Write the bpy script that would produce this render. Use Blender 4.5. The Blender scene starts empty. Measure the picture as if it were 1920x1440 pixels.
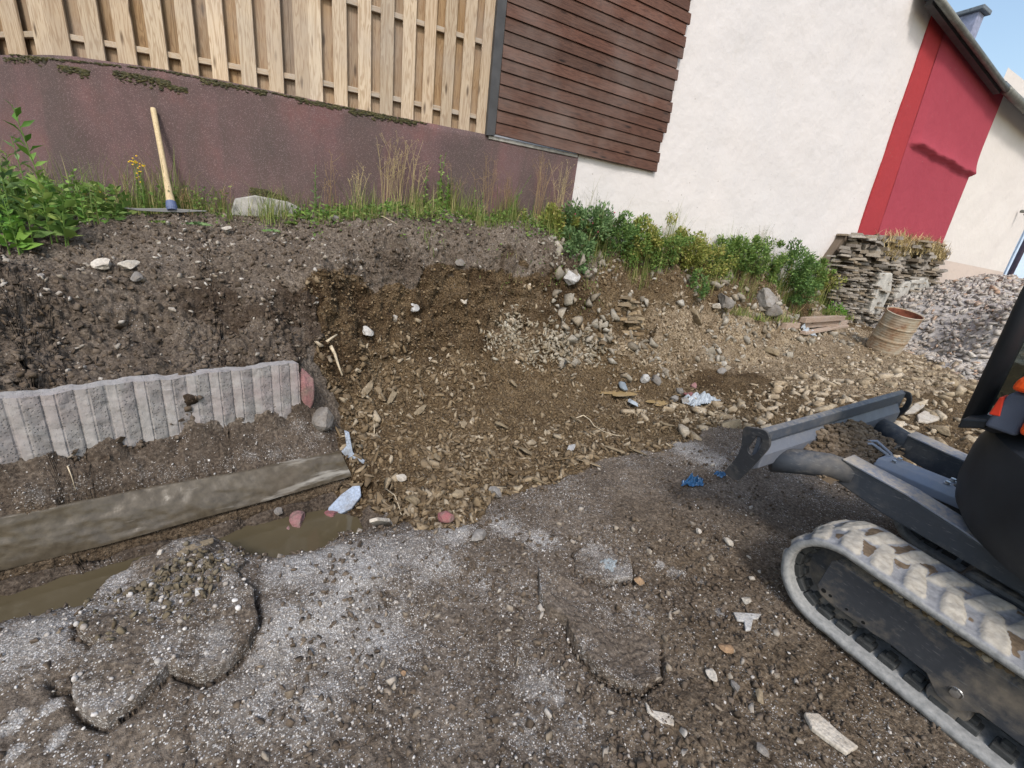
import bpy, bmesh, math, random
import numpy as np
from mathutils import Vector, Matrix
sc = bpy.context.scene
col = sc.collection
random.seed(7)
RNG = np.random.default_rng(11)
rad = math.radians

# ------------------------------------------------------------------ camera, sky, sun, exposure
FPX, EYE = 783.0, 1.6                      # focal length in pixels of the 1920 wide frame, eye height
_d = np.array([-280.0, 2280.0, FPX]); _d /= np.linalg.norm(_d)
_x = np.array([1540.0, -80.0, FPX]); _x -= _x.dot(_d) * _d; _x /= np.linalg.norm(_x)
_y = np.cross(-_d, _x); _y = _y if _y[2] > 0 else -_y
RC = np.stack([_x, _y, -_d])               # camera (right, down, forward) -> world
C0 = np.array([0.0, 0.0, EYE])
cam_d = bpy.data.cameras.new('camera'); cam = bpy.data.objects.new('camera', cam_d); col.objects.link(cam)
cam_d.sensor_width = 36.0; cam_d.lens = FPX / 1920 * 36
cam_d.clip_start = 0.05; cam_d.clip_end = 2000
_r, _u, _f = RC @ [1, 0, 0], RC @ [0, -1, 0], RC @ [0, 0, 1]
cam.matrix_world = Matrix(((_r[0], _u[0], -_f[0], C0[0]), (_r[1], _u[1], -_f[1], C0[1]), (_r[2], _u[2], -_f[2], C0[2]), (0, 0, 0, 1)))
sc.camera = cam

SUN_AZ, SUN_EL = rad(205), rad(47)         # compass angle the sun stands at (0 = +Y, clockwise), height
world = bpy.data.worlds.new('World'); sc.world = world; world.use_nodes = True
wn = world.node_tree.nodes; wl = world.node_tree.links
sky = wn.new('ShaderNodeTexSky'); sky.sky_type = 'NISHITA'; sky.sun_disc = False
sky.sun_elevation = SUN_EL; sky.sun_rotation = SUN_AZ
sky.air_density = 1.5; sky.dust_density = 2.5; sky.ozone_density = 1.0
bg = wn['Background']; bg.inputs['Strength'].default_value = 0.15
wl.new(sky.outputs['Color'], bg.inputs['Color'])
sun_d = bpy.data.lights.new('sun', 'SUN'); sun_d.energy = 1.5; sun_d.angle = rad(10.0); sun_d.color = (1.0, 0.96, 0.91)
sun = bpy.data.objects.new('sun', sun_d); col.objects.link(sun)
_sv = Vector((math.sin(SUN_AZ) * math.cos(SUN_EL), math.cos(SUN_AZ) * math.cos(SUN_EL), math.sin(SUN_EL)))
sun.rotation_euler = _sv.to_track_quat('Z', 'Y').to_euler(); sun.location = (0, 0, 20)
sc.view_settings.view_transform = 'Standard'; sc.view_settings.look = 'None'
sc.view_settings.exposure = 0.58; sc.view_settings.gamma = 1.0
sc.view_settings.use_curve_mapping = False

# ------------------------------------------------------------------ survey of the site: sight lines from the tripod point
def ray(px, py):
    v = np.array([px - 960.0, py - 720.0, FPX]); return RC @ (v / np.linalg.norm(v))
def onY(px, py, Y):
    r = ray(px, py); return C0 + r * (Y / r[1])
def onZ(px, py, z):
    r = ray(px, py); return C0 + r * ((z - EYE) / r[2])
def onX(px, py, x):
    r = ray(px, py); return C0 + r * (x / r[0])
def onP(px, py, p, n):
    r = ray(px, py); n = np.array(n, float); return C0 + r * (np.dot(np.array(p) - C0, n) / np.dot(r, n))

# ------------------------------------------------------------------ object helpers
def tag(o, label=None, cat=None, group=None, kind=None):
    if label: o['label'] = label
    if cat: o['category'] = cat
    if group: o['group'] = group
    if kind: o['kind'] = kind
    return o
def thing(name, label, cat, loc=(0, 0, 0), group=None, rot=None):
    o = bpy.data.objects.new(name, None); col.objects.link(o)
    o.location = loc; o.empty_display_size = 0.1
    if rot: o.rotation_euler = rot
    return tag(o, label, cat, group)
def mesh(name, V, F, mat=None, parent=None, smooth=False, local=False, col_attr=None, mats=None, mi=None):
    me = bpy.data.meshes.new(name)
    if isinstance(F, np.ndarray):
        V = np.asarray(V, np.float32); n, k = F.shape
        me.vertices.add(len(V)); me.vertices.foreach_set('co', V.ravel())
        me.loops.add(n * k); me.loops.foreach_set('vertex_index', F.astype(np.int32).ravel())
        me.polygons.add(n); me.polygons.foreach_set('loop_start', np.arange(0, n * k, k, dtype=np.int32))
        me.polygons.foreach_set('loop_total', np.full(n, k, np.int32))
        me.update(calc_edges=True)
    else:
        me.from_pydata([tuple(map(float, v)) for v in V], [], F)
    if smooth: me.polygons.foreach_set('use_smooth', np.ones(len(me.polygons), bool))
    for m in (mats or ([mat] if mat else [])): me.materials.append(m)
    if mi is not None: me.polygons.foreach_set('material_index', np.asarray(mi, np.int32))
    if col_attr is not None:
        a = me.attributes.new('zone', 'FLOAT_COLOR', 'POINT')
        a.data.foreach_set('color', np.asarray(col_attr, np.float32).ravel())
    o = bpy.data.objects.new(name, me); col.objects.link(o)
    if parent is not None:
        o.parent = parent
        if not local: o.matrix_parent_inverse = Matrix(parent.matrix_basis).inverted()
    return o
def bevel(o, w=0.005, seg=2, ang=35):
    m = o.modifiers.new('bevel', 'BEVEL'); m.width = w; m.segments = seg; m.limit_method = 'ANGLE'; m.angle_limit = rad(ang)
    return o

class MB:
    """collects simple solids into one mesh"""
    def __init__(s): s.V = []; s.F = []; s.M = []; s.m = 0
    def add(s, V, F):
        b = len(s.V); s.V += [tuple(map(float, v)) for v in V]; s.F += [[i + b for i in f] for f in F]; s.M += [s.m] * len(F); return s
    def box(s, c, size, ax=None):
        c = np.array(c, float); h = np.array(size, float) / 2
        A = np.eye(3) if ax is None else np.array(ax, float)
        P = [c + A[0] * h[0] * x + A[1] * h[1] * y + A[2] * h[2] * z for x in (-1, 1) for y in (-1, 1) for z in (-1, 1)]
        return s.add(P, [[0, 1, 3, 2], [4, 6, 7, 5], [0, 4, 5, 1], [2, 3, 7, 6], [0, 2, 6, 4], [1, 5, 7, 3]])
    def prism(s, poly, d):
        """polygon (3-D points) pushed along vector d"""
        n = len(poly); P = [np.array(p, float) for p in poly]; Q = [p + np.array(d, float) for p in P]
        nm = sum((np.cross(P[i], P[(i + 1) % n]) for i in range(n)), np.zeros(3))
        f0, f1 = list(range(n)), list(range(n, 2 * n))
        flip = np.dot(nm, d) > 0
        F = [f0[::-1] if flip else f0, f1 if flip else f1[::-1]]
        for i in range(n):
            j = (i + 1) % n
            F.append([i, j, n + j, n + i] if flip else [j, i, n + i, n + j])
        return s.add(P + Q, F)
    def tube(s, pts, r, k=8, cap=True, r2=None):
        pts = [np.array(p, float) for p in pts]; n = len(pts); b = []; up = np.array([0, 0, 1.0])
        for i, p in enumerate(pts):
            t = pts[min(i + 1, n - 1)] - pts[max(i - 1, 0)]; t /= (np.linalg.norm(t) + 1e-9)
            a = np.cross(t, up if abs(t[2]) < .9 else np.array([1.0, 0, 0])); a /= np.linalg.norm(a); c = np.cross(a, t)
            rr = r[i] if isinstance(r, (list, tuple, np.ndarray)) else r + ((r2 - r) * i / max(1, n - 1) if r2 is not None else 0)
            for j in range(k):
                w = 2 * math.pi * j / k; b.append(p + rr * (a * math.cos(w) + c * math.sin(w)))
        F = [[i * k + j, i * k + (j + 1) % k, (i + 1) * k + (j + 1) % k, (i + 1) * k + j] for i in range(n - 1) for j in range(k)]
        if cap: F += [list(range(k))[::-1], [(n - 1) * k + j for j in range(k)]]
        return s.add(b, F)
    def lathe(s, prof, o, ax=(0, 0, 1), k=32, x=None):
        ax = np.array(ax, float); ax /= np.linalg.norm(ax)
        a = np.cross(ax, [0, 1, 0] if abs(ax[1]) < .9 else [1, 0, 0]); a /= np.linalg.norm(a); c = np.cross(ax, a); n = len(prof)
        P = [np.array(o) + ax * h + q * (a * math.cos(2 * math.pi * j / k) + c * math.sin(2 * math.pi * j / k)) for q, h in prof for j in range(k)]
        return s.add(P, [[i * k + j, i * k + (j + 1) % k, (i + 1) * k + (j + 1) % k, (i + 1) * k + j] for i in range(n - 1) for j in range(k)])
    def build(s, name, mat=None, parent=None, smooth=False, local=False, mats=None):
        return mesh(name, s.V, s.F, mat, parent, smooth, local, mats=mats, mi=s.M if mats else None)

# ------------------------------------------------------------------ noise on arrays
_PERM = np.random.default_rng(3).permutation(4096).astype(np.int64)
def _hash(i, j, k):
    return _PERM[(_PERM[(_PERM[i & 4095] + j) & 4095] + k) & 4095]
_G = np.random.default_rng(5).normal(size=(4096, 3)); _G /= np.linalg.norm(_G, axis=1, keepdims=True)
_R3 = np.random.default_rng(6).random((4096, 3))
def perlin(P):
    I = np.floor(P).astype(np.int64); f = P - I; u = f * f * f * (f * (f * 6 - 15) + 10); out = 0
    for a in (0, 1):
        for b in (0, 1):
            for c in (0, 1):
                g = _G[_hash(I[:, 0] + a, I[:, 1] + b, I[:, 2] + c)]
                w = (u[:, 0] if a else 1 - u[:, 0]) * (u[:, 1] if b else 1 - u[:, 1]) * (u[:, 2] if c else 1 - u[:, 2])
                out = out + w * ((f[:, 0] - a) * g[:, 0] + (f[:, 1] - b) * g[:, 1] + (f[:, 2] - c) * g[:, 2])
    return out * 1.5
def fbm(P, oct=4, lac=2.03, gain=.5):
    s = 0; a = 1; q = P
    for i in range(oct): s = s + a * perlin(q); q = q * lac + 7.3; a *= gain
    return s
def clods(P, rmin=.35, rmax=.75):
    """rounded lumps of random size: height of the tallest ball above the surface"""
    I = np.floor(P).astype(np.int64); out = np.zeros(len(P))
    for a in (-1, 0, 1):
        for b in (-1, 0, 1):
            for c in (-1, 0, 1):
                h = _hash(I[:, 0] + a, I[:, 1] + b, I[:, 2] + c); q = _R3[h]
                d2 = ((I[:, 0] + a + q[:, 0] - P[:, 0]) ** 2 + (I[:, 1] + b + q[:, 1] - P[:, 1]) ** 2 + (I[:, 2] + c + q[:, 2] - P[:, 2]) ** 2)
                r = rmin + (rmax - rmin) * _R3[(h * 7 + 13) & 4095, 0] ** 2
                out = np.maximum(out, np.sqrt(np.maximum(0, r * r - d2)))
    return out
def sstep(a, b, x):
    t = np.clip((x - a) / (b - a), 0, 1); return t * t * (3 - 2 * t)
# ------------------------------------------------------------------ materials
class NT:
    def __init__(s, name):
        s.m = bpy.data.materials.new(name); s.m.use_nodes = True; s.t = s.m.node_tree; s.n = s.t.nodes; s.l = s.t.links
        s.b = s.n['Principled BSDF']; s.co = s.n.new('ShaderNodeTexCoord')
    def put(s, sock, v):
        if isinstance(v, bpy.types.NodeSocket): s.l.new(v, sock)
        elif isinstance(v, (tuple, list)) and sock.type == 'RGBA' and len(v) == 3: sock.default_value = (*v, 1)
        else: sock.default_value = v
    def vec(s, scale=(1, 1, 1), src='Object', rot=(0, 0, 0), add=None):
        m = s.n.new('ShaderNodeMapping'); m.inputs['Scale'].default_value = scale; m.inputs['Rotation'].default_value = rot
        s.l.new(s.co.outputs[src] if isinstance(src, str) else src, m.inputs['Vector'])
        if add is not None: s.l.new(add, m.inputs['Location'])
        return m.outputs[0]
    def noise(s, scale=5, detail=4, rough=.55, vec=None, dist=0, col=False):
        n = s.n.new('ShaderNodeTexNoise'); s.put(n.inputs['Scale'], scale); n.inputs['Detail'].default_value = detail
        n.inputs['Roughness'].default_value = rough; n.inputs['Distortion'].default_value = dist
        s.l.new(vec if vec is not None else s.co.outputs['Object'], n.inputs['Vector']); return n.outputs['Color' if col else 'Fac']
    def voro(s, scale=5, feat='F1', vec=None, out='Distance', rnd=1):
        n = s.n.new('ShaderNodeTexVoronoi'); n.feature = feat; n.inputs['Scale'].default_value = scale; n.inputs['Randomness'].default_value = rnd
        s.l.new(vec if vec is not None else s.co.outputs['Object'], n.inputs['Vector']); return n.outputs[out]
    def ramp(s, f, *st):
        r = s.n.new('ShaderNodeValToRGB'); e = r.color_ramp.elements
        while len(e) < len(st): e.new(.5)
        for q, (p, c) in zip(e, st): q.position = p; q.color = (c, c, c, 1) if isinstance(c, (int, float)) else (*c, 1)
        s.put(r.inputs[0], f); return r.outputs[0]
    def mix(s, f, a, b, mode='MIX'):
        n = s.n.new('ShaderNodeMix'); n.data_type = 'RGBA'; n.blend_type = mode
        s.put(n.inputs[0], f); s.put(n.inputs[6], a); s.put(n.inputs[7], b); return n.outputs[2]
    def math(s, op, a, b=0.0, c=None):
        n = s.n.new('ShaderNodeMath'); n.operation = op; s.put(n.inputs[0], a); s.put(n.inputs[1], b)
        if c is not None: s.put(n.inputs[2], c)
        return n.outputs[0]
    def sep(s, v, i):
        n = s.n.new('ShaderNodeSeparateXYZ'); s.l.new(v, n.inputs[0]); return n.outputs[i]
    def attr(s, name='zone'):
        n = s.n.new('ShaderNodeAttribute'); n.attribute_name = name; c = s.n.new('ShaderNodeSeparateColor'); s.l.new(n.outputs['Color'], c.inputs[0])
        return c.outputs[0], c.outputs[1], c.outputs[2], n.outputs['Alpha']
    def rnd(s):
        return s.n.new('ShaderNodeObjectInfo').outputs['Random']
    def isl(s):
        return s.n.new('ShaderNodeNewGeometry').outputs['Random Per Island']
    def hsv(s, c, h=.5, sa=1., v=1.):
        n = s.n.new('ShaderNodeHueSaturation'); s.put(n.inputs[0], h); s.put(n.inputs[1], sa); s.put(n.inputs[2], v); s.put(n.inputs[4], c); return n.outputs[0]
    def bump(s, h, st=.5, d=.01, nrm=None):
        n = s.n.new('ShaderNodeBump'); s.put(n.inputs['Strength'], st); n.inputs['Distance'].default_value = d; s.put(n.inputs['Height'], h)
        if nrm is not None: s.l.new(nrm, n.inputs['Normal'])
        s.l.new(n.outputs[0], s.b.inputs['Normal']); return n.outputs[0]
    def out(s, c=None, rough=.8, metal=0., spec=.3, **k):
        if c is not None: s.put(s.b.inputs['Base Color'], c)
        s.put(s.b.inputs['Roughness'], rough); s.put(s.b.inputs['Metallic'], metal); s.put(s.b.inputs['Specular IOR Level'], spec)
        return s.m
def plain(name, c, rough=.6, metal=0., spec=.4, var=.25, scale=8, bump=.0, bs=60):
    t = NT(name); f = t.noise(scale, 5)
    a = tuple(x * (1 - var) for x in c); b = tuple(min(1, x * (1 + var)) for x in c)
    t.out(t.ramp(f, (.3, a), (.7, b)), rough, metal, spec)
    if bump: t.bump(t.noise(bs, 5), bump, .01)
    return t.m
M = {}
def m_soil():
    t = NT('soil'); white, tan, dark, rub = t.attr()
    n1 = t.noise(9, 6, .6); n2 = t.noise(60, 6, .65); n3 = t.noise(260, 3, .6)
    n0 = t.noise(2.2, 4, .6)
    base = t.ramp(n2, (.3, (.058, .046, .036)), (.5, (.165, .134, .107)), (.72, (.33, .28, .228)))
    brown = t.ramp(n2, (.30, (.060, .039, .019)), (.5, (.17, .120, .067)), (.70, (.31, .232, .142)))
    tanc = t.ramp(n2, (.28, (.25, .19, .125)), (.5, (.43, .345, .24)), (.75, (.60, .52, .40)))
    c = t.mix(t.math('MULTIPLY', rub, 1.0), base, brown)
    tf = t.ramp(t.math('ADD', tan, t.math('MULTIPLY', t.math('SUBTRACT', n1, .5), .7)), (.32, 0.), (.62, 1.))
    c = t.mix(tf, c, tanc)
    # pale grit: random voronoi cells, more of them where the grit lies thick
    def cells(sc_):
        v = t.n.new('ShaderNodeTexVoronoi'); v.inputs['Scale'].default_value = sc_; t.l.new(t.co.outputs['Object'], v.inputs['Vector']); return v
    wv, wv2 = cells(190), cells(85)
    cr = t.sep(wv.outputs['Color'], 0); cr2 = t.sep(wv2.outputs['Color'], 0)
    n4 = t.noise(28, 4, .7)
    patch = t.math('ADD', white, t.math('MULTIPLY', t.math('SUBTRACT', n0, .5), .6))
    patch = t.math('ADD', patch, t.math('MULTIPLY', t.math('SUBTRACT', n1, .5), .9))
    patch = t.math('ADD', patch, t.math('MULTIPLY', t.math('SUBTRACT', n4, .5), .8))
    pc = t.math('MAXIMUM', t.math('MULTIPLY', t.ramp(patch, (.12, 0.), (.95, 1.)), .92), .004)
    g1 = t.math('MULTIPLY', t.math('LESS_THAN', cr, pc), t.math('LESS_THAN', wv.outputs['Distance'], .50))
    g2 = t.math('MULTIPLY', t.math('LESS_THAN', cr2, t.math('MULTIPLY', pc, .16)), t.math('LESS_THAN', wv2.outputs['Distance'], .38))
    grit = t.math('MAXIMUM', g1, g2)
    gc = t.ramp(t.sep(wv.outputs['Color'], 1), (0., (.20, .185, .17)), (.5, (.54, .525, .51)), (1., (.82, .805, .79)))
    c = t.mix(t.math('MULTIPLY', t.ramp(patch, (.40, 0.), (.95, .8)), .85), c, (.42, .40, .38))
    c = t.mix(grit, c, gc)
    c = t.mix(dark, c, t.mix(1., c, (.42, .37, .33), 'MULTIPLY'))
    nb = t.noise(3.4, 5, .65); c = t.mix(t.ramp(nb, (.42, .55), (.6, 0.)), c, t.mix(1., c, (.50, .46, .42), 'MULTIPLY'))
    c = t.mix(t.math('MULTIPLY', t.ramp(t.voro(48), (.45, 0.), (.75, .75)), t.math('MULTIPLY_ADD', rub, .75, .2)), c, t.mix(1., c, (.38, .33, .28), 'MULTIPLY'))
    t.out(c, t.ramp(n1, (.3, .85), (.7, .98)), 0, .2)
    cv = t.voro(48); cv2 = t.voro(110); h = t.math('ADD', t.math('MULTIPLY', n2, .7), t.math('MULTIPLY', n3, .35)); h = t.math('ADD', h, t.math('MULTIPLY', t.math('ADD', cv, t.math('MULTIPLY', cv2, .6)), t.math('MULTIPLY_ADD', rub, -.55, -.25)))
    h = t.math('ADD', h, t.math('MULTIPLY', grit, .25))
    t.bump(h, 1.0, .018); return t.m
def m_chip(name, cols, bump=.4):
    t = NT(name); r = t.isl(); n = t.noise(45, 5, .6); k = len(cols)
    c = t.ramp(r, *[(i / max(1, k - 1), q) for i, q in enumerate(cols)])
    c = t.mix(t.ramp(n, (.35, 0.), (.75, .65)), c, (.12, .085, .05))
    t.out(c, .9, 0, .2); t.bump(t.noise(130, 4), bump, .006); return t.m
def m_rock(name, a, b, dirt=(.12, .085, .05), amt=.6):
    t = NT(name); n = t.noise(14, 6, .62); v = t.rnd()
    c = t.mix(v, a, b); c = t.mix(t.ramp(n, (.42, 0.), (.68, amt)), c, dirt)
    c = t.mix(t.ramp(t.noise(80, 4), (.3, .35), (.6, 0.)), c, (.06, .05, .04))
    t.out(c, .88, 0, .25); t.bump(t.math('ADD', t.noise(50, 6, .6), t.math('MULTIPLY', t.noise(12, 4), .6)), .7, .012); return t.m
def m_wood(name, a, b, dark, gs=1., axis=2, knots=True, weather=.35):
    t = NT(name); r = t.rnd(); s = [14, 14, 14]; s[axis] = 1.1
    off = t.n.new('ShaderNodeCombineXYZ'); t.put(off.inputs[0], t.math('MULTIPLY', r, 37.)); t.put(off.inputs[1], t.math('MULTIPLY', r, 91.)); t.put(off.inputs[2], t.math('MULTIPLY', r, 53.))
    v = t.vec(tuple(x * gs for x in s), add=off.outputs[0])
    g = t.noise(1.6, 3, .5, vec=v, dist=.6)
    w = t.n.new('ShaderNodeMath'); w.operation = 'SINE'; t.put(w.inputs[0], t.math('MULTIPLY', g, 46.)); ring = t.math('MULTIPLY_ADD', w.outputs[0], .5, .5)
    fine = t.noise(9, 3, .6, vec=v)
    c = t.mix(r, a, b)
    c = t.mix(t.math('MULTIPLY', t.ramp(ring, (.45, 0.), (.95, 1.)), .5), c, dark)
    c = t.mix(t.ramp(fine, (.5, 0.), (.8, .35)), c, dark)
    if knots:
        kv = t.voro(1.0, vec=t.vec(tuple((9 if i != axis else 2.2) for i in range(3)), add=off.outputs[0]))
        c = t.mix(t.ramp(kv, (.06, .9), (.16, 0.)), c, tuple(x * .35 for x in dark))
    gr = t.noise(1.3, 5, .6); c = t.mix(t.ramp(gr, (.45, 0.), (.75, weather)), c, (.34, .31, .29))
    c = t.hsv(c, .5, 1., t.math('MULTIPLY_ADD', t.math('FRACT', t.math('MULTIPLY', r, 7.3)), .35, .82))
    t.out(c, .75, 0, .25); t.bump(t.math('ADD', t.math('MULTIPLY', ring, .3), fine), .35, .004); return t.m
def m_plinth():
    t = NT('pebbledash'); n = t.noise(1.7, 5, .62); n2 = t.noise(6, 4, .6); g = t.noise(230, 2, .5)
    c = t.ramp(n, (.33, (.112, .076, .075)), (.5, (.158, .098, .097)), (.66, (.20, .100, .095)))
    z = t.sep(t.co.outputs['Object'], 2)
    st = t.noise(1., 4, .6, vec=t.vec((2.2, 2.2, .35)))
    up = t.math('MULTIPLY', t.ramp(st, (.40, 0.), (.6, 1.)), .75)
    c = t.mix(up, c, (.098, .078, .072))
    c = t.mix(t.ramp(n2, (.55, 0.), (.8, .25)), c, (.24, .15, .15))
    v = t.n.new('ShaderNodeTexVoronoi'); v.inputs['Scale'].default_value = 170; t.l.new(t.co.outputs['Object'], v.inputs['Vector'])
    sp = t.math('MULTIPLY', t.math('LESS_THAN', t.sep(v.outputs['Color'], 0), .2), t.math('LESS_THAN', v.outputs['Distance'], .45))
    c = t.mix(t.math('MULTIPLY', sp, .55), c, (.36, .27, .27))
    c = t.mix(t.ramp(g, (.3, .5), (.5, 0.)), c, (.07, .045, .047))
    t.out(c, .92, 0, .2); t.bump(t.math('ADD', t.math('MULTIPLY', v.outputs['Distance'], -.6), g), .8, .006); return t.m
def m_render(name, c0, c1, stain=(.42, .40, .36), amt=.25):
    t = NT(name); n = t.noise(.7, 5, .6); n2 = t.noise(9, 6, .6)
    c = t.mix(t.ramp(n, (.35, 0.), (.65, 1.)), c0, c1)
    c = t.mix(t.ramp(t.noise(2.6, 7, .68), (.58, 0.), (.78, amt)), c, stain)
    zz = t.sep(t.co.outputs['Object'], 2); sd = t.math('ADD', zz, t.math('MULTIPLY', t.noise(2.2, 6, .7), -1.1)); c = t.mix(t.ramp(t.math('MULTIPLY', sd, .4), (.42, amt * 1.1), (.60, 0.)), c, (.42, .365, .30))
    pit = t.voro(7.5); pm = t.math('MULTIPLY', t.math('LESS_THAN', pit, .07), t.ramp(t.noise(1.5, 3), (.52, 0.), (.6, 1.)))
    c = t.mix(t.math('MULTIPLY', pm, .55), c, (.22, .19, .16))
    t.out(c, .9, 0, .25); t.bump(t.math('ADD', t.math('ADD', t.math('MULTIPLY', n2, .5), t.noise(3.2, 3)), t.math('MULTIPLY', t.ramp(t.voro(5, 'SMOOTH_F1'), (.0, 0.), (.35, 1.)), .12)), .45, .035); return t.m
def m_leaf(name, a, b, c2=None, trans=.25):
    t = NT(name); r = t.isl(); n = t.noise(2.5, 3)
    c = t.ramp(r, (0., a), (.6, b), (1., c2 or b))
    c = t.hsv(c, .5, 1., t.math('MULTIPLY_ADD', n, .7, .65))
    t.out(c, .6, 0, .3); t.b.inputs['Transmission Weight'].default_value = 0
    d = t.n.new('ShaderNodeBsdfTranslucent'); t.put(d.inputs['Color'], c); mx = t.n.new('ShaderNodeMixShader'); mx.inputs[0].default_value = trans
    t.l.new(t.b.outputs[0], mx.inputs[1]); t.l.new(d.outputs[0], mx.inputs[2]); t.l.new(mx.outputs[0], t.n['Material Output'].inputs['Surface']); return t.m
M['soil'] = m_soil()
M['chip'] = m_chip('slate_chip', [(.15, .108, .062), (.22, .162, .096), (.08, .056, .033), (.31, .24, .155), (.18, .138, .09), (.11, .078, .046), (.44, .375, .28), (.20, .147, .086)])
M['chip_grey'] = m_chip('slate_rubble', [(.34, .315, .295), (.50, .47, .44), (.22, .205, .195), (.60, .57, .53), (.40, .35, .305), (.54, .50, .46), (.44, .29, .2)])
M['chip_dark'] = m_chip('soil_clod', [(.055, .043, .034), (.10, .079, .063), (.15, .122, .099), (.08, .06, .046)])
M['chip_white'] = m_chip('white_grit', [(.42, .40, .38), (.66, .64, .62), (.55, .52, .49), (.35, .32, .29), (.72, .70, .68)])
M['rock_tan'] = m_rock('tan_stone', (.34, .27, .18), (.24, .19, .12))
M['rock_pale'] = m_rock('pale_stone', (.60, .55, .48), (.46, .42, .36), (.2, .15, .1), .45)
M['rock_grey'] = m_rock('grey_stone', (.30, .285, .27), (.2, .185, .17), (.12, .09, .06), .5)
M['rock_red'] = m_rock('red_concrete', (.27, .10, .105), (.33, .20, .195), (.20, .165, .14), .9)
M['rock_orange'] = m_rock('orange_stone', (.36, .24, .14), (.32, .2, .12))
M['white_lump'] = m_rock('white_lump', (.52, .51, .49), (.46, .46, .46), (.2, .16, .12), .55)
M['plinth'] = m_plinth()
M['house'] = m_render('pale_render', (.60, .575, .57), (.635, .60, .585), (.46, .44, .41), .4)
M['house2'] = m_render('cream_render', (.62, .575, .54), (.64, .60, .56), (.6, .55, .5), .15)
M['red'] = m_render('red_render', (.30, .043, .064), (.33, .050, .072), (.24, .04, .055), .3)
M['red2'] = m_render('red_paint', (.35, .036, .040), (.32, .036, .044), (.30, .08, .08), .3)
M['socle'] = m_render('socle_render', (.55, .46, .40), (.5, .42, .37), (.3, .27, .22), .5)
M['blue'] = m_render('pale_blue_render', (.52, .64, .80), (.58, .70, .86), (.5, .6, .7), .1)
M['pine'] = m_wood('pine_board', (.485, .375, .262), (.55, .45, .33), (.25, .15, .075), weather=.4)
M['pine_b'] = m_wood('pine_back_board', (.36, .235, .12), (.30, .225, .155), (.17, .09, .04), weather=.5)
M['rail'] = m_wood('pine_rail', (.46, .38, .29), (.43, .37, .30), (.38, .25, .14), axis=0, knots=False, weather=.6)
M['stain'] = m_wood('stained_board', (.122, .055, .037), (.090, .048, .034), (.036, .017, .012), axis=0, weather=.22)
M['dark_trim'] = plain('dark_trim', (.05, .05, .052), .6)
M['concrete'] = plain('old_concrete', (.36, .345, .32), .92, var=.35, scale=14, bump=.5)
M['slate_roof'] = plain('slate_roof', (.13, .15, .17), .55, var=.3, scale=20, bump=.3)
M['zinc'] = plain('weathered_zinc', (.16, .165, .15), .5, .3, var=.3)
M['chimney'] = plain('chimney_slate', (.24, .26, .36), .7, var=.25, scale=12)
# ------------------------------------------------------------------ terrain: survey points -> smooth height field -> rough ground sheet
_pts = []
def Z(z, *pp):
    for p in pp: _pts.append(onZ(p[0], p[1], z))
def Yc(*pp):
    for p in pp: _pts.append(onY(*p))
def W(*pp):
    for p in pp: _pts.append(np.array(p, float))
# yard in front
W((0, 0, 0), (-1, 0, 0), (-2, 1, 0), (1, .5, 0), (2, 0, 0), (1.5, 1.2, 0), (1, -1, 0), (-1.5, -1, 0), (2.5, 1.2, .03), (-.5, 1, 0), (.4, 1.3, 0), (-3, -1, 0), (3, -1.5, .1), (-3, 1.4, 0), (0, -3, 0), (6, -3, .3))
W((3.7, .3, .19), (4.5, 0, .25), (6, 0, .35), (8, 1, .45), (12, 1, .6), (12, 3, .75), (16, 0, .7), (16, 3, .85), (22, 2, .8), (22, 5, .9), (20, -3, .6), (3.6, 1.2, .12))
EDGE = [(0, 1170), (60, 1160), (120, 1148), (165, 1138), (175, 1095), (250, 1045), (330, 1010), (400, 998), (450, 1018), (455, 1042), (490, 1045), (560, 1035), (640, 1000), (700, 985)]
Z(0, *EDGE); W((-1.6, 1.95, 0), (-2.4, 2.1, 0))
for p in EDGE:
    q = onZ(p[0], p[1], 0); W((q[0], q[1] + .05, -.23))
W((-1.6, 2.02, -.23), (-2.4, 2.15, -.23))
# trench floor, strip footing, earth below the ribbed wall
Ff = [onZ(0, 1060, -.08), onZ(200, 1012, -.08), onZ(390, 960, -.07), onZ(540, 920, -.06), onZ(660, 886, -.05)]
for q in Ff: W(q, (q[0], q[1] - .07, -.15), (q[0] + .02, q[1] - .2, -.225))
W((-1.8, 2.22, -.08), (-2.6, 2.05, -.08), (-1.8, 2.1, -.17), (-2.6, 1.95, -.2))
Z(.13, (0, 970)); Z(.115, (150, 940)); Z(.1, (300, 910)); Z(.085, (480, 880)); Z(.075, (620, 852))
W((-1.8, 2.28, .13), (-2.6, 2.1, .13))
RB = [onZ(0, 900, .28), onZ(150, 868, .26), onZ(300, 838, .245), onZ(430, 812, .235), onZ(570, 790, .22)]
pass
RT0, RT1 = onZ(0, 750, .65), onZ(560, 683, .645)
RDIR = (RT1 - RT0) / np.linalg.norm((RT1 - RT0)[:2]); RDIR[2] = 0; RN = np.array([RDIR[1], -RDIR[0], 0])
for t in (-1.2, -.6, -.2, 0, .2, .4, .6, .8, 1.0, 1.2, 1.38):
    zb = .285 - .05 * np.clip(t / 1.3, 0, 1); p = RT0 + RDIR * t + RN * .03; W((p[0], p[1], zb)); p = p + RN * .08; W((p[0], p[1], zb - .035))
for t in (-1.2, -.6, 0, .35, .7, 1.05, 1.3):
    p = RT0 + RDIR * t - RN * .07; W((p[0], p[1], .635))
Z(.69, (0, 690), (150, 668)); Z(.71, (300, 645)); Z(.72, (430, 632), (550, 625)); W((-1.9, 2.75, .7), (-2.7, 2.5, .7))
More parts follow.
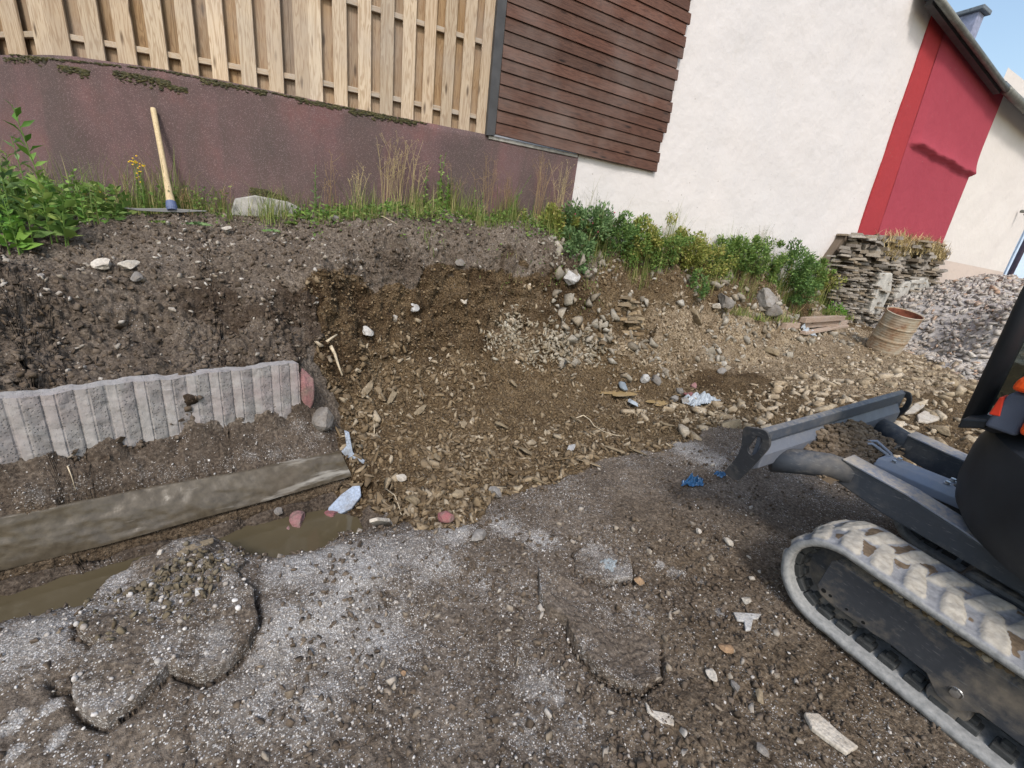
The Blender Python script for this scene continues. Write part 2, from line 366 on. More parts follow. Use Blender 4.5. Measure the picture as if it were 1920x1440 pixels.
Z(1.13, (0, 495), (120, 498), (250, 502)); Z(1.11, (330, 512)); Z(1.09, (400, 522)); Z(1.07, (500, 532), (575, 540)); W((-2.2, 3.4, 1.13), (-3, 3.2, 1.13))
Z(1.0, (300, 545), (100, 530), (500, 560))
# terrace up to the walls
W((-3.5, 5.8, 1.35), (-2.5, 5.6, 1.38), (-1.5, 5.45, 1.42), (-1, 5.25, 1.47), (-.97, 4.95, 1.48), (0, 4.95, 1.58), (.8, 4.95, 1.68), (2, 4.95, 1.74), (3.2, 4.95, 1.76), (5, 4.95, 1.82), (7, 4.95, 1.72), (9, 4.95, 1.52), (9.9, 4.95, 1.3))
W((-.6, 4.4, 1.33), (-1.4, 4.4, 1.28), (-2.4, 4.4, 1.25), (.1, 4.3, 1.35))
# far side of the pit: rim, cut face, talus
Yc((605, 492, 3.8), (650, 480, 3.95), (700, 470, 4.1), (760, 464, 4.2), (820, 460, 4.28), (880, 455, 4.3), (960, 457, 4.35), (1040, 468, 4.35), (1085, 500, 4.4), (1170, 510, 4.55), (1250, 505, 4.6), (1350, 520, 4.65), (1450, 535, 4.65), (1520, 560, 4.7))
Yc((700, 545, 4.02), (640, 560, 3.78), (615, 640, 3.5), (760, 550, 4.1), (850, 540, 4.17), (940, 540, 4.22), (1050, 545, 4.25), (1130, 560, 4.35))
Z(.5, (605, 690)); Z(.3, (625, 745)); Z(.1, (640, 800))
Yc((690, 650, 3.72), (780, 640, 3.88), (860, 630, 4.0), (960, 625, 4.1), (1060, 610, 4.15), (1130, 600, 4.15), (1190, 590, 4.3))
Z(.32, (690, 720), (800, 695), (900, 690)); Z(.28, (1000, 690), (1100, 680)); Z(.33, (1200, 660))
Z(.06, (700, 800), (660, 830)); Z(.10, (800, 760)); Z(.13, (900, 745)); Z(0, (900, 850), (780, 850)); Z(.08, (1000, 750)); Z(.02, (1100, 765)); Z(-.02, (1180, 750), (1240, 748)); Z(.07, (1300, 720)); Z(.2, (1250, 690))
# near side of the pit
Z(-.05, (760, 940), (690, 930)); Z(-.02, (880, 905), (1000, 870)); Z(.03, (880, 962), (780, 985)); Z(.045, (1010, 905), (1150, 852)); Z(-.01, (1100, 812), (1200, 800)); Z(.12, (1330, 792)); Z(.06, (1300, 745)); Z(.16, (1400, 725)); Z(.25, (1400, 680))
# right-hand slope
Z(.38, (1300, 650)); Z(.33, (1450, 680)); Z(.42, (1600, 700)); Z(.5, (1430, 640)); Z(.58, (1660, 652)); Z(.62, (1600, 625)); Z(.68, (1500, 612)); Z(.7, (1565, 597))
Z(.28, (1750, 800)); Z(.27, (1640, 790)); Z(.19, (1790, 872)); Z(.43, (1700, 720)); Z(.2, (1500, 760)); Z(.5, (1850, 680))
Yc((1300, 560, 4.45), (1300, 600, 4.2), (1400, 605, 4.3), (1400, 565, 4.6), (1480, 590, 4.5), (1240, 560, 4.4), (1230, 610, 4.15), (1540, 585, 4.75))
_P = np.array(_pts)
def _rbf_fit(P):
    D = np.linalg.norm(P[:, None, :2] - P[None, :, :2], axis=2) + np.eye(len(P)) * .004 * 0
    n = len(P); A = np.zeros((n + 3, n + 3)); A[:n, :n] = -D + np.eye(n) * .0006
    A[:n, n] = 1; A[:n, n + 1:] = P[:, :2]; A[n:, :n] = A[:n, n:].T
    return np.linalg.solve(A, np.r_[P[:, 2], 0, 0, 0])
_Wt = _rbf_fit(_P)
GX0, GX1, GY0, GY1, GS = -4.5, 26.0, -4.0, 6.2, .02
_gx = np.arange(GX0, GX1, GS); _gy = np.arange(GY0, GY1, GS)
def _rbf(xy):
    out = np.empty(len(xy))
    for i in range(0, len(xy), 40000):
        q = xy[i:i + 40000]; D = np.sqrt((q[:, :1] - _P[None, :, 0]) ** 2 + (q[:, 1:] - _P[None, :, 1]) ** 2)
        out[i:i + 40000] = -D @ _Wt[:len(_P)] + _Wt[len(_P)] + q @ _Wt[len(_P) + 1:]
    return out
# fine grid near, coarse grid far
def _grid(xs, ys):
    X, Y = np.meshgrid(xs, ys); return _rbf(np.c_[X.ravel(), Y.ravel()]).reshape(X.shape)
_nx = np.arange(-3.0, 5.0, .0125); _ny = np.arange(-.5, 5.6, .0125); _NZ = _grid(_nx, _ny)
_fx = np.arange(-7.0, 30.0, .08); _fy = np.arange(-6.0, 7.0, .08); _FZ = _grid(_fx, _fy)
# the trench is cut crisply into the smooth field
_EX = np.array([onZ(p[0], p[1], 0)[:2] for p in EDGE]); _EX = np.vstack([[-2.6, 2.1], [-1.6, 1.95], _EX])
_FX = np.array([q[:2] for q in Ff]); _FX = np.vstack([[-2.6, 2.03], [-1.8, 2.22], _FX])
def _dline(X, Y, L):
    d = np.full(X.shape, 9.0)
    for a, b in zip(L[:-1], L[1:]):
        e = b - a; t = np.clip(((X - a[0]) * e[0] + (Y - a[1]) * e[1]) / e.dot(e), 0, 1); d = np.minimum(d, np.hypot(X - a[0] - t * e[0], Y - a[1] - t * e[1]))
    return d
def _cut():
    X, Y = np.meshgrid(_nx, _ny); s = (X < .6) & (Y < 3) & (Y > 1.6)
    x, y = X[s], Y[s]; poly = np.vstack([_EX, [[.55, 2.55]], _FX[::-1]])
    r = np.zeros(len(x), bool); n = len(poly)
    for i in range(n):
        (x0, y0), (x1, y1) = poly[i], poly[(i + 1) % n]
        if y0 != y1: r ^= ((y0 > y) != (y1 > y)) & (x < (x1 - x0) * (y - y0) / (y1 - y0) + x0)
    x, y = x[r], y[r]; de = _dline(x, y, _EX); df = _dline(x, y, _FX)
    nz = fbm(np.c_[x * 4, y * 4, x * 0], 3)
    zf = np.maximum(-.25, -.11 - .14 * sstep(.01, .09, df + .04 * nz)) + .012 * nz
    zf = zf + (.0 - zf) * (1 - sstep(0, .03, de)) * .9
    k = sstep(.0, .42, x); k2 = 1 - sstep(.15, .45, x) * .8
    a = np.where(s)[0][r], np.where(s)[1][r]
    _NZ[a] = np.minimum(_NZ[a] * (1 - k2) + (zf * k2 + -.06 * (1 - k2)) * 1.0, 0.0) if False else zf * k2 + _NZ[a] * (1 - k2)
_cut()
def _bil(xs, ys, G, x, y):
    u = np.clip((x - xs[0]) / (xs[1] - xs[0]), 0, len(xs) - 1.001); v = np.clip((y - ys[0]) / (ys[1] - ys[0]), 0, len(ys) - 1.001)
    i = u.astype(int); j = v.astype(int); a = u - i; b = v - j
    return (G[j, i] * (1 - a) + G[j, i + 1] * a) * (1 - b) + (G[j + 1, i] * (1 - a) + G[j + 1, i + 1] * a) * b
def height(x, y):
    x = np.atleast_1d(np.asarray(x, float)); y = np.atleast_1d(np.asarray(y, float))
    m = np.minimum(np.minimum(x + 2.9, 4.9 - x), np.minimum(y + .4, 5.5 - y)); w = np.clip(m / .3, 0, 1)
    return _bil(_nx, _ny, _NZ, x, y) * w + _bil(_fx, _fy, _FZ, x, y) * (1 - w)
def hz(x, y): return float(height(x, y)[0])
def hit(px, py, far=22.0):
    """where a sight line first meets the ground"""
    r = ray(px, py); t = np.linspace(.5, far, 6000); q = C0 + t[:, None] * r
    d = q[:, 2] - height(q[:, 0], q[:, 1]); k = np.argmax(d < 0)
    if d[k] >= 0: k = len(t) - 1
    return q[k]
def nrm(x, y, e=.04):
    n = np.array([hz(x - e, y) - hz(x + e, y), hz(x, y - e) - hz(x, y + e), 2 * e]); return n / np.linalg.norm(n)

def inpoly(x, y, poly):
    r = np.zeros(len(x), bool); n = len(poly)
    for i in range(n):
        x0, y0 = poly[i][:2]; x1, y1 = poly[(i + 1) % n][:2]
        if y0 == y1: continue
        r ^= ((y0 > y) != (y1 > y)) & (x < (x1 - x0) * (y - y0) / (y1 - y0) + x0)
    return r
def blobs(P, lst):
    out = np.zeros(len(P))
    for px, py, rx, s in lst:
        c = hit(px, py); out = np.maximum(out, s * np.exp(-((P - c) ** 2).sum(1) / (rx * rx)))
    return out
SLABS = [[(168, 1150), (172, 1112), (200, 1076), (258, 1046), (330, 1012), (400, 1000), (444, 1018), (452, 1045), (462, 1085), (448, 1110), (478, 1150), (487, 1195), (470, 1235), (442, 1262), (412, 1284), (385, 1298), (352, 1290), (322, 1283), (300, 1310), (262, 1345), (208, 1378), (160, 1362), (148, 1340), (150, 1310), (175, 1270), (196, 1243), (158, 1228), (154, 1205), (166, 1180)],
    [(1010, 1075), (1040, 1082), (1085, 1100), (1130, 1128), (1190, 1160), (1240, 1200), (1240, 1260), (1200, 1290), (1130, 1265), (1108, 1240), (1080, 1210), (1062, 1168), (1030, 1150), (1010, 1120)],
    [(1076, 1040), (1095, 1030), (1180, 1045), (1188, 1082), (1130, 1090), (1078, 1070)], [(112, 1308), (140, 1300), (148, 1318), (120, 1322)]]
NC, NR = 1300, 820
def polar(az0, az1, nc, nr, r0=.4, r1=26.0):
    az = np.linspace(rad(az0), rad(az1), nc); fine = np.geomspace(r0, r1, 2600)
    X = np.sin(az)[:, None] * fine; Y = np.cos(az)[:, None] * fine
    H = height(X.ravel(), Y.ravel()).reshape(X.shape)
    R3 = np.sqrt(X * X + Y * Y + (H - EYE) ** 2)
    ds = np.sqrt(np.diff(fine)[None] ** 2 + (np.diff(H, axis=1) * 1.2) ** 2) / R3[:, 1:]
    S = np.c_[np.zeros(nc), np.cumsum(ds, 1)]; out = np.empty((nc, nr))
    for i in range(nc): out[i] = np.interp(np.linspace(0, S[i, -1], nr), S[i], fine)
    X = np.sin(az)[:, None] * out; Y = np.cos(az)[:, None] * out
    # wall side: nothing behind the building line is ground anyone sees
    return X, Y, height(X.ravel(), Y.ravel()).reshape(X.shape)
TX, TY, TZ = polar(-58, 112, NC, NR)
P = np.stack([TX, TY, TZ], -1)
du = np.gradient(P, axis=0); dv = np.gradient(P, axis=1); N = np.cross(du, dv); N /= np.linalg.norm(N, axis=2, keepdims=True) + 1e-12
N *= np.sign(N[..., 2:3] + 1e-9)
P = P.reshape(-1, 3); N = N.reshape(-1, 3)
steep = np.clip(1 - N[:, 2], 0, 1)
jit = np.c_[fbm(P * 2.3, 3), fbm(P * 2.3 + 31, 3)] * .12
jx, jy = P[:, 0] + jit[:, 0], P[:, 1] + jit[:, 1]
H2 = lambda *pp: [hit(*p)[:2] for p in pp]
pit = [(.02, 3.75)] + H2((592, 560), (600, 660), (640, 760), (655, 870), (640, 930), (700, 985), (780, 990), (890, 965), (1010, 915), (1150, 858), (1330, 800), (1480, 800), (1560, 850), (1700, 960)) + [(6, -1), (26, -1), (26, 6), (5, 5.2)] + H2((1080, 500), (960, 500), (800, 500), (700, 510))
rub = inpoly(jx, jy, pit).astype(float)
tanp = H2((1140, 640), (1290, 560), (1420, 575), (1560, 590)) + [(16, 3.5), (16, .5)] + H2((1850, 720), (1700, 745), (1560, 740), (1420, 700), (1330, 690), (1200, 690))
tan = inpoly(jx, jy, tanp) * .52
tan = np.maximum(tan, blobs(P, [(960, 630, .45, .6), (1080, 650, .35, .6), (820, 690, .3, .35), (1000, 560, .35, .4), (1180, 560, .3, .5), (1240, 600, .4, .6), (1190, 745, .25, .55), (1700, 850, .7, .5), (1320, 600, .5, .5)]))
tan = np.where(rub > 0, tan, tan * .4)
shelfp = [(-3, 1.85)] + [onZ(p[0], p[1], 0)[:2] + np.array([0, .06]) for p in EDGE] + [(.55, 2.5), (.45, 2.78), (-.02, 3.2)] + [(RT0 + RDIR * t + RN * .02)[:2] for t in (1.2, .6, 0, -1.5)]
trench = inpoly(P[:, 0], P[:, 1], shelfp)
blk = [(RT0 + RDIR * t - RN * .03)[:2] for t in (-1.6, -.6, 0, .6, 1.3)] + [(.12, 3.4), (.2, 3.72), (-.5, 3.95), (-1, 3.9), (-3.2, 3.6)]
block = inpoly(jx, jy, blk)
fore = (P[:, 2] < .3) & (rub < .5) & ~trench & ~block & (P[:, 1] < 2.9)
white = np.where(fore, .20, .02)
white = np.maximum(white, blobs(P, [(40, 1215, .2, .85), (120, 1180, .16, .75), (330, 1030, .14, .85), (420, 1030, .14, .8), (210, 1080, .12, .7), (560, 1060, .16, .9), (650, 1060, .22, .95), (740, 1030, .2, .8), (640, 1150, .25, .7), (520, 1200, .22, .7), (700, 1200, .25, .65), (480, 1290, .22, .55), (800, 1060, .2, .5), (850, 1000, .14, .7), (950, 985, .12, .8), (1010, 1010, .12, .75), (1120, 1035, .1, .8), (1290, 840, .2, .9), (1330, 862, .2, .75), (600, 1300, .25, .45), (1010, 1280, .12, .6), (1200, 1160, .12, .5), (1000, 1390, .2, .4), (170, 1330, .05, .9), (1270, 1075, .06, .9), (1180, 870, .15, .4), (200, 1240, .12, .4)]))
white = np.maximum(white, np.where(trench, blobs(P, [(30 + 40 * k, 938 - 7.2 * k + (k * 37 % 11) - 5, .05 + .02 * (k * 53 % 7) / 7, .35 + .3 * (k * 29 % 5) / 5) for k in range(15)] + [(560, 800, .07, .5), (600, 815, .06, .6)]), 0))
white = np.where(fore, np.clip(white * 1.4, 0, 1), white); white *= 1 - .75 * np.clip(blobs(P, [(1250, 960, .45, 1), (1400, 960, .5, 1), (1380, 1080, .35, 1), (1430, 1250, .35, 1), (1320, 1330, .3, .8), (850, 1120, .12, .6), (1140, 960, .3, .6), (60, 1300, .15, .7), (1650, 1150, .6, .8), (1200, 1400, .25, .5)]), 0, 1)
white = np.maximum(white, blobs(P, [(1310, 760, .1, .5), (34, 1342, .022, 1.7), (22, 1358, .022, 1.7), (12, 1368, .02, 1.5), (100, 1324, .026, 1.6), (118, 1372, .018, 1.7), (108, 1388, .020, 1.7), (98, 1400, .016, 1.5), (28, 1410, .022, 1.6), (1004, 1255, .018, 1.4), (996, 1348, .018, 1.5), (992, 1370, .016, 1.5), (1090, 1350, .016, 1.5), (1048, 1312, .024, 1.4), (1238, 1060, .03, 1.3), (1275, 1072, .03, 1.3), (1310, 1085, .03, 1.2), (1350, 1148, .025, 1.2), (180, 1330, .03, 1.2), (1330, 865, .1, 1.), (1270, 835, .1, 1.)]))
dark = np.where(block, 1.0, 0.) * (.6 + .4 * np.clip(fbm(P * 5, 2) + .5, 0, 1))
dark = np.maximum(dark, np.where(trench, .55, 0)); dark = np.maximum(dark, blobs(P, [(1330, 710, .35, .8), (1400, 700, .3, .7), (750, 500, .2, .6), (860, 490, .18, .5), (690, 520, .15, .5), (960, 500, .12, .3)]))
foot = inpoly(P[:, 0], P[:, 1], [q[:2] + np.array([0, -.015]) for q in Ff] + [(.28, 2.76)] + [onZ(p[0], p[1], z)[:2] for p, z in (((620, 852), .075), ((480, 880), .085), ((300, 910), .1), ((150, 940), .115), ((0, 970), .13))] + [(-2.6, 2.1), (-2.6, 2.05)])
rough = np.where(fore, .22, .62); rough = np.where(rub > .5, .95, rough); rough = np.where(block, 1.4, rough); rough = np.where((P[:, 2] > 1.0) & (P[:, 0] < 3.5) & (P[:, 1] > 3.3), 1.05, rough); rough = np.where(trench, .34, rough)
rough = rough + .25 * np.clip(steep * 2, 0, 1) * (rub > .5)
rough = np.maximum(rough, blobs(P, [(1430, 1300, .5, .5), (1250, 1380, .4, .45), (1350, 1050, .4, .4)])); rough = np.where(foot, .05, rough)
rough = np.where(P[:, 0] > 8, rough * .8, rough)
c1 = clods(P * 7.5 + .5, .2, .62); c2 = clods(P * 17 + 3, .25, .7); c3 = clods(P * 42 + 9, .3, .75)
lay = fbm(P * np.array([3, 3, 16]), 3)
disp = rough * (.045 * (c1 - .18) + .034 * (c2 - .25) + .014 * (c3 - .3) + .035 * fbm(P * 2.2, 3) + .02 * fbm(P * 9, 3) + .012 * fbm(P * 24, 2))
face = sstep(.3, .6, steep) * (rub > .5)
gouge = fbm(P * np.array([7, 7, .9]), 3)
disp = disp + face * (.05 * gouge + .05 * fbm(P * 4.5, 3))
disp = np.where(fore, disp + .012 * fbm(P * 3.0, 3) + .004 * fbm(P * 30, 2), disp)
# heave: the rolled edge of the yard crumbles in lumps
P2 = P + N * disp[:, None]
topsoil = (rub > .5) * sstep(.22, .05, 1.42 + .02 * P[:, 0] - P[:, 2] + .25 * fbm(P * 2.5, 3)) * (P[:, 0] < 3.6)
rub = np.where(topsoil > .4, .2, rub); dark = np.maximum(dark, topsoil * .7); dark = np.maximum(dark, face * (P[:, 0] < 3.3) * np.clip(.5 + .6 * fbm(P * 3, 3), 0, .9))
for _pl in SLABS:
    _q = np.array([onZ(a, b, .02)[:2] for a, b in _pl]); _near = (np.abs(P[:, 0] - _q[:, 0].mean()) < .8) & (np.abs(P[:, 1] - _q[:, 1].mean()) < .8) & fore; _i = np.where(_near)[0]
    _rim = _q[10:28] if len(_q) > 20 else _q[:12]; _dd = _dline(P[_i, 0], P[_i, 1], _rim); _in = inpoly(P[_i, 0], P[_i, 1], _q); P2[_i, 2] -= np.where(_in, .05 * sstep(0, .02, _dline(P[_i, 0], P[_i, 1], np.vstack([_q, _q[:1]]))), (.034 if len(_q) > 20 else .07) * np.exp(-(_dd / .014) ** 2) * np.clip(.75 + .8 * fbm(P[_i] * 6, 2), .1, 1.3)); white[_i] *= 1 - .8 * np.exp(-(_dd / .02) ** 2) * ~_in
rub = np.maximum(rub, np.where(fore, blobs(P, [(1430, 1260, .55, .6), (1300, 1050, .5, .5), (1300, 1380, .35, .5), (1560, 1300, .4, .6)]), 0) * .78)
_u = (P[:, 0] < .45) & (P[:, 1] > 1.8) & (P[:, 1] < 3.0); _i = np.where(_u)[0]; _dd = _dline(P[_i, 0], P[_i, 1], _FX); P2[_i, 2] -= np.where(foot[_i], .10, .06 * np.exp(-(_dd / .03) ** 2))
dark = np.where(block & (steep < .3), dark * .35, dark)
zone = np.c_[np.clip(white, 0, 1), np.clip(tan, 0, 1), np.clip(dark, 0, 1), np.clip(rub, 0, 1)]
zone[foot] = (0, .05, .35, .55)
idx = np.arange(NC * NR).reshape(NC, NR)
Fq = np.stack([idx[:-1, :-1], idx[1:, :-1], idx[1:, 1:], idx[:-1, 1:]], -1).reshape(-1, 4)
yc = P2[:, 1][Fq].mean(1); xc = P2[:, 0][Fq].mean(1)
Fq = Fq[(yc < np.where(xc < .2, 5.0 + (.2 - xc) * .9 + .3, 5.25))]
Fq = Fq[:, ::-1]
ground = mesh('ground', P2, Fq, M['soil'], smooth=True, col_attr=zone); tag(ground, kind='structure')
GV, GN = P2, N                                # kept for scattering
far = mesh('outer_ground', [(-300, -300, -.6), (300, -300, -.6), (300, 300, -.6), (-300, 300, -.6)], [[0, 1, 2, 3]], M['soil']); tag(far, kind='structure')
# ------------------------------------------------------------------ walls, fence, houses
UP = np.array([0, 0, 1.0])
PA = onY(581, 186, 5.0); D1 = np.array([math.cos(rad(17.3)), -math.sin(rad(17.3)), 0]); N1 = np.array([-D1[1] * -1, 0, 0])
N1 = np.array([D1[1], -D1[0], 0.0])                       # facing the yard
PB = onP(95, 103, PA, N1); D2 = np.array([math.cos(rad(44)), -math.sin(rad(44)), 0]); N2 = np.array([D2[1], -D2[0], 0.0])
D0 = np.array([1.0, 0, 0]); N0 = np.array([0, -1.0, 0])
zA = PA[2]; zB = PB[2]
PE = onP(-440, 101, PB, N2)
def facet(px, py):
    return (PB, D2, N2) if px < 95 else (PA, D1, N1) if px < 581 else (PA, D0, N0)
# pebble-dashed garden wall with a bend, mossy top
def gridwall(name, path, zt, zb, mat, parent=None, step=.05, amp=.006, depth=.25, seed=0):
    V = []; F = []; cols = []
    for (p, q) in zip(path[:-1], path[1:]):
        p = np.array(p, float); q = np.array(q, float); L = np.linalg.norm((q - p)[:2]); k = max(2, int(L / step))
        for i in range(k + (1 if q is path[-1] or np.allclose(q, path[-1]) else 0)): cols.append(p + (q - p) * i / k)
    m = max(3, int(1.3 / step))
    cols = np.array(cols); t = np.linspace(0, 1, m)
    G = np.repeat(cols[:, None, :2], m, 1); zz = cols[:, 2:3] + (zb - cols[:, 2:3]) * t[None]
    P = np.concatenate([G, zz[..., None]], -1); tan_ = np.gradient(cols[:, :2], axis=0); tan_ /= np.linalg.norm(tan_, axis=1, keepdims=True)
    nn = np.c_[tan_[:, 1], -tan_[:, 0], np.zeros(len(cols))]
    f = fbm(P.reshape(-1, 3) * 2.5 + seed, 4).reshape(P.shape[:2]) * amp
    P = P + nn[:, None] * f[..., None]
    back = P[:, 0] - nn * depth
    n = len(cols); V = np.vstack([P.reshape(-1, 3), back]); idx = np.arange(n * m).reshape(n, m)
    F = [[idx[i, j], idx[i, j + 1], idx[i + 1, j + 1], idx[i + 1, j]] for i in range(n - 1) for j in range(m - 1)]
    F += [[idx[i, 0], idx[i + 1, 0], n * m + i + 1, n * m + i] for i in range(n - 1)]
    return mesh(name, V, F, mat, parent, smooth=True)
wall_r = onY(1085, 290, 5.0)
gw = thing('garden_wall', 'bent purple brown pebble-dashed wall carrying the pine fence panels', 'wall', (PA[0], PA[1], 1.4))
gridwall('wall_face', [PE, PB] + [onP(x_, y_, PA, N1) for x_, y_ in ((142, 106), (195, 114), (255, 122), (314, 131), (371, 142), (427, 153), (481, 164), (530, 175))] + [PA, onY(912, 252, 5.0), wall_r], 0, 1.0, M['plinth'], gw, depth=.3)
cop = MB()
a, b = onY(916, 254, 5.0), onY(1083, 290, 5.0)
cop.prism([a + [0, -.012, 0], a + [0, -.012, -.035], a + [0, .05, -.035], a + [0, .05, 0]], b - a)
bevel(cop.build('coping', M['concrete'], gw), .006)
ft = MB()
q = [onY(440, 372, 4.97), onY(478, 366, 4.97), onY(540, 378, 4.97), onY(565, 390, 4.97), onY(560, 410, 4.97), onY(430, 405, 4.97)]
ft.prism(q, (0, .1, 0)); bevel(ft.build('footing', M['concrete'], gw), .012)
# fence panels
z1 = onY(606.6, 144.9, 5)[2] - onY(606.6, 191, 5)[2]; z2 = onY(738, 10.3, 5)[2] - onY(738, 214, 5)[2]
s2 = lambda a: 440 + a / 3.692
PICK = {0: [(-430, -380), (-345, -300), (-270, -230), (-205, -172), (-150, -120), (-95, -62), (-35, -12), (11, 42), (65, 95)],
        1: [(97, 132), (160, 195), (220, 255), (281, 314), (339, 371), (397, 427), (452, 481), (s2(235), s2(338)), (s2(418), s2(520))],
        2: [(s2(a), s2(b)) for a, b in [(525, 615), (692, 785), (858, 945), (1008, 1095), (1155, 1240), (1295, 1370), (1425, 1500), (1552, 1625), (1672, 1742)]]}
BASEY = {0: [(-440, 101), (95, 103)], 1: [(95, 103), (142, 106), (195, 114), (255, 122), (314, 131), (371, 142), (427, 153), (481, 164), (581, 186)], 2: [(581, 186), (912, 253)]}
LAB = ['pine fence panel cut by the left edge of the photo', 'pine fence panel in the middle above the leaning pickaxe', 'pine fence panel next to the dark brown boarding']
rr = random.Random(4)
for k, (org, D, Nn) in enumerate(((PB, D2, N2), (PA, D1, N1), (PA, D0, N0))):
    xs, ys = zip(*BASEY[k]); base = lambda x: float(np.interp(x, xs, ys))
    def at(px): return onP(px, base(px), org, Nn)
    L, R_ = at(PICK[k][0][0]), at(PICK[k][-1][1])
    f = thing('fence_panel', LAB[k], 'fence', tuple(at(PICK[k][4][0])), 'pine fence panels on the garden wall')
    Hf = 1.85; zl = min(L[2], R_[2])
    iv = []
    for a, b in PICK[k]:
        A, B = at(a), at(b); m = MB(); o = -Nn * .02; zz = rr.uniform(-.006, .006)
        A = A + Nn * rr.uniform(0, .003); zt = Hf + rr.uniform(-.01, .01); A = A + UP * zz; B = np.array([A[0], A[1], 0]) + (B - A) * [1, 1, 0] + UP * (B[2] + zz)
        top = (zl + zt)
        lean = D * rr.uniform(-.008, .008)
        m.prism([A + o, B + o, np.array([B[0], B[1], top]) + o + lean, np.array([A[0], A[1], top]) + o + lean], -Nn * .02)
        bevel(m.build('picket', M['pine'], f), .003); iv.append((np.dot(A - org, D), np.dot(B - org, D), A[2], B[2]))
    for (a0, a1, za, zb_), (b0, b1, zc, zd) in zip(iv[:-1], iv[1:]):
        m = MB(); ov = (.26, .055, .03)[k]; c0, c1 = a1 - ov, b0 + ov
        if c1 - c0 < .06: continue
        sp = [(c0, c1)] if rr.random() < .7 else [(c0, (c0 + c1) / 2 - .001), ((c0 + c1) / 2 + .001, c1)]
        for s, e in sp:
            A = org + D * s; B = org + D * e; A = np.array([A[0], A[1], zb_ + .004]); B = np.array([B[0], B[1], zc + .004]); o = -Nn * (.082 + (.004 * (len(f.children) % 4) if k == 0 else 0))
            m.prism([A + o, B + o, np.array([B[0], B[1], zl + Hf]) + o, np.array([A[0], A[1], zl + Hf]) + o], -Nn * .018)
        m.build('back_picket', M['pine_b'], f)
    for h in (z1 - .012, z2 - .012, 1.5):
        m = MB(); s, e = iv[0][0] + .01, iv[-1][1] - .01
        A = org + D * s; B = org + D * e; A = np.array([A[0], A[1], L[2] + h]); B = np.array([B[0], B[1], R_[2] + h])
        o = -Nn * .041
        m.prism([A + o - UP * .045, B + o - UP * .045, B + o, A + o], -Nn * .04); bevel(m.build('rail', M['rail'], f), .004)
# pale rendered house with dark boarding
hs = thing('rendered_house', 'tall pale rendered house with dark brown boarding on its left side', 'house', (6.5, 5.1, 1.8))
def panel(name, poly, Y, mat, parent, step=.06, amp=.012, seed=0, freq=1.1, proud=None):
    """rendered wall face: a fine grid cut to a polygon in the XZ plane, gently uneven"""
    poly = np.array([(p[0], p[2]) for p in poly]); x0, z0 = poly.min(0); x1, z1_ = poly.max(0)
    bm = bmesh.new(); vs = [bm.verts.new((x, 0, z)) for x, z in poly]; bm.faces.new(vs)
    for ax, lo, hi in ((0, x0, x1), (2, z0, z1_)):
        for c in np.arange(lo + step, hi, step):
            no = [0, 0, 0]; no[ax] = 1; co = [0, 0, 0]; co[ax] = c
            bmesh.ops.bisect_plane(bm, geom=bm.verts[:] + bm.edges[:] + bm.faces[:], plane_co=co, plane_no=no)
    P = np.array([v.co[:] for v in bm.verts]); d = fbm(np.c_[P[:, 0], P[:, 2], np.full(len(P), seed)] * freq, 5) * amp
    for v, q in zip(bm.verts, d): v.co.y = Y + q - (proud(v.co.x, v.co.z) if proud else 0)
    bmesh.ops.recalc_face_normals(bm, faces=bm.faces[:])
    me = bpy.data.meshes.new(name); bm.to_mesh(me); bm.free(); me.polygons.foreach_set('use_smooth', np.ones(len(me.polygons), bool)); me.materials.append(mat)
    if sum(p.normal.y for p in me.polygons) > 0: me.flip_normals()
    o = bpy.data.objects.new(name, me); col.objects.link(o); o.parent = parent; o.matrix_parent_inverse = Matrix(parent.matrix_basis).inverted(); return o
rl = [onY(1752, 20, 5), onY(1700, 168, 5), onY(1608, 440, 5)]
panel('house_wall', [(3.255, 0, 1.0), (10.40, 0, 1.0), (10.40, 0, 5.9), tuple(rl[0]), (9.95, 0, 8.6), (3.255, 0, 8.6)], 5.02, M['house'], hs, step=.09, amp=.018, freq=.9)
m = MB(); m.box((6.6, 7.1, 4.8), (6.6, 4.0, 7.55)); m.build('house_body', M['house'], hs)
m = MB(); a = onY(912, 253, 4.965); b = onY(928, 254, 4.965); m.prism([a, b, b + UP * 3.2, a + UP * 3.2], (0, .06, 0)); m.build('corner_post', M['dark_trim'], hs)
zb0 = onY(921, 250, 4.97)[2]; zb1 = onY(1223, 321, 4.97)[2]; xl = b[0] + .004
for i in range(22):
    m = MB(); xr = 4.54 + rr.choice([0, .01, .02, .035, .06, .075]) + (.02 if i < 2 else 0); h = .118
    za, zc = zb0 + i * .1215, zb1 + i * .1215
    t0 = .004 * rr.random()
    P4 = [(xl, 4.955 - t0, za), (xr, 4.955 - t0, zc), (xr, 4.968 - t0, zc + h), (xl, 4.968 - t0, za + h)]
    m.prism(P4, (0, .03, 0)); bevel(m.build('cladding_board', M['stain'], hs), .003)
m = MB(); m.prism([(xl, 5.0, zb0 + .02), (4.52, 5.0, zb1 + .02), (4.52, 5.0, 5.6), (xl, 5.0, 5.6)], (0, .018, 0)); m.build('cladding_backing', M['dark_trim'], hs)
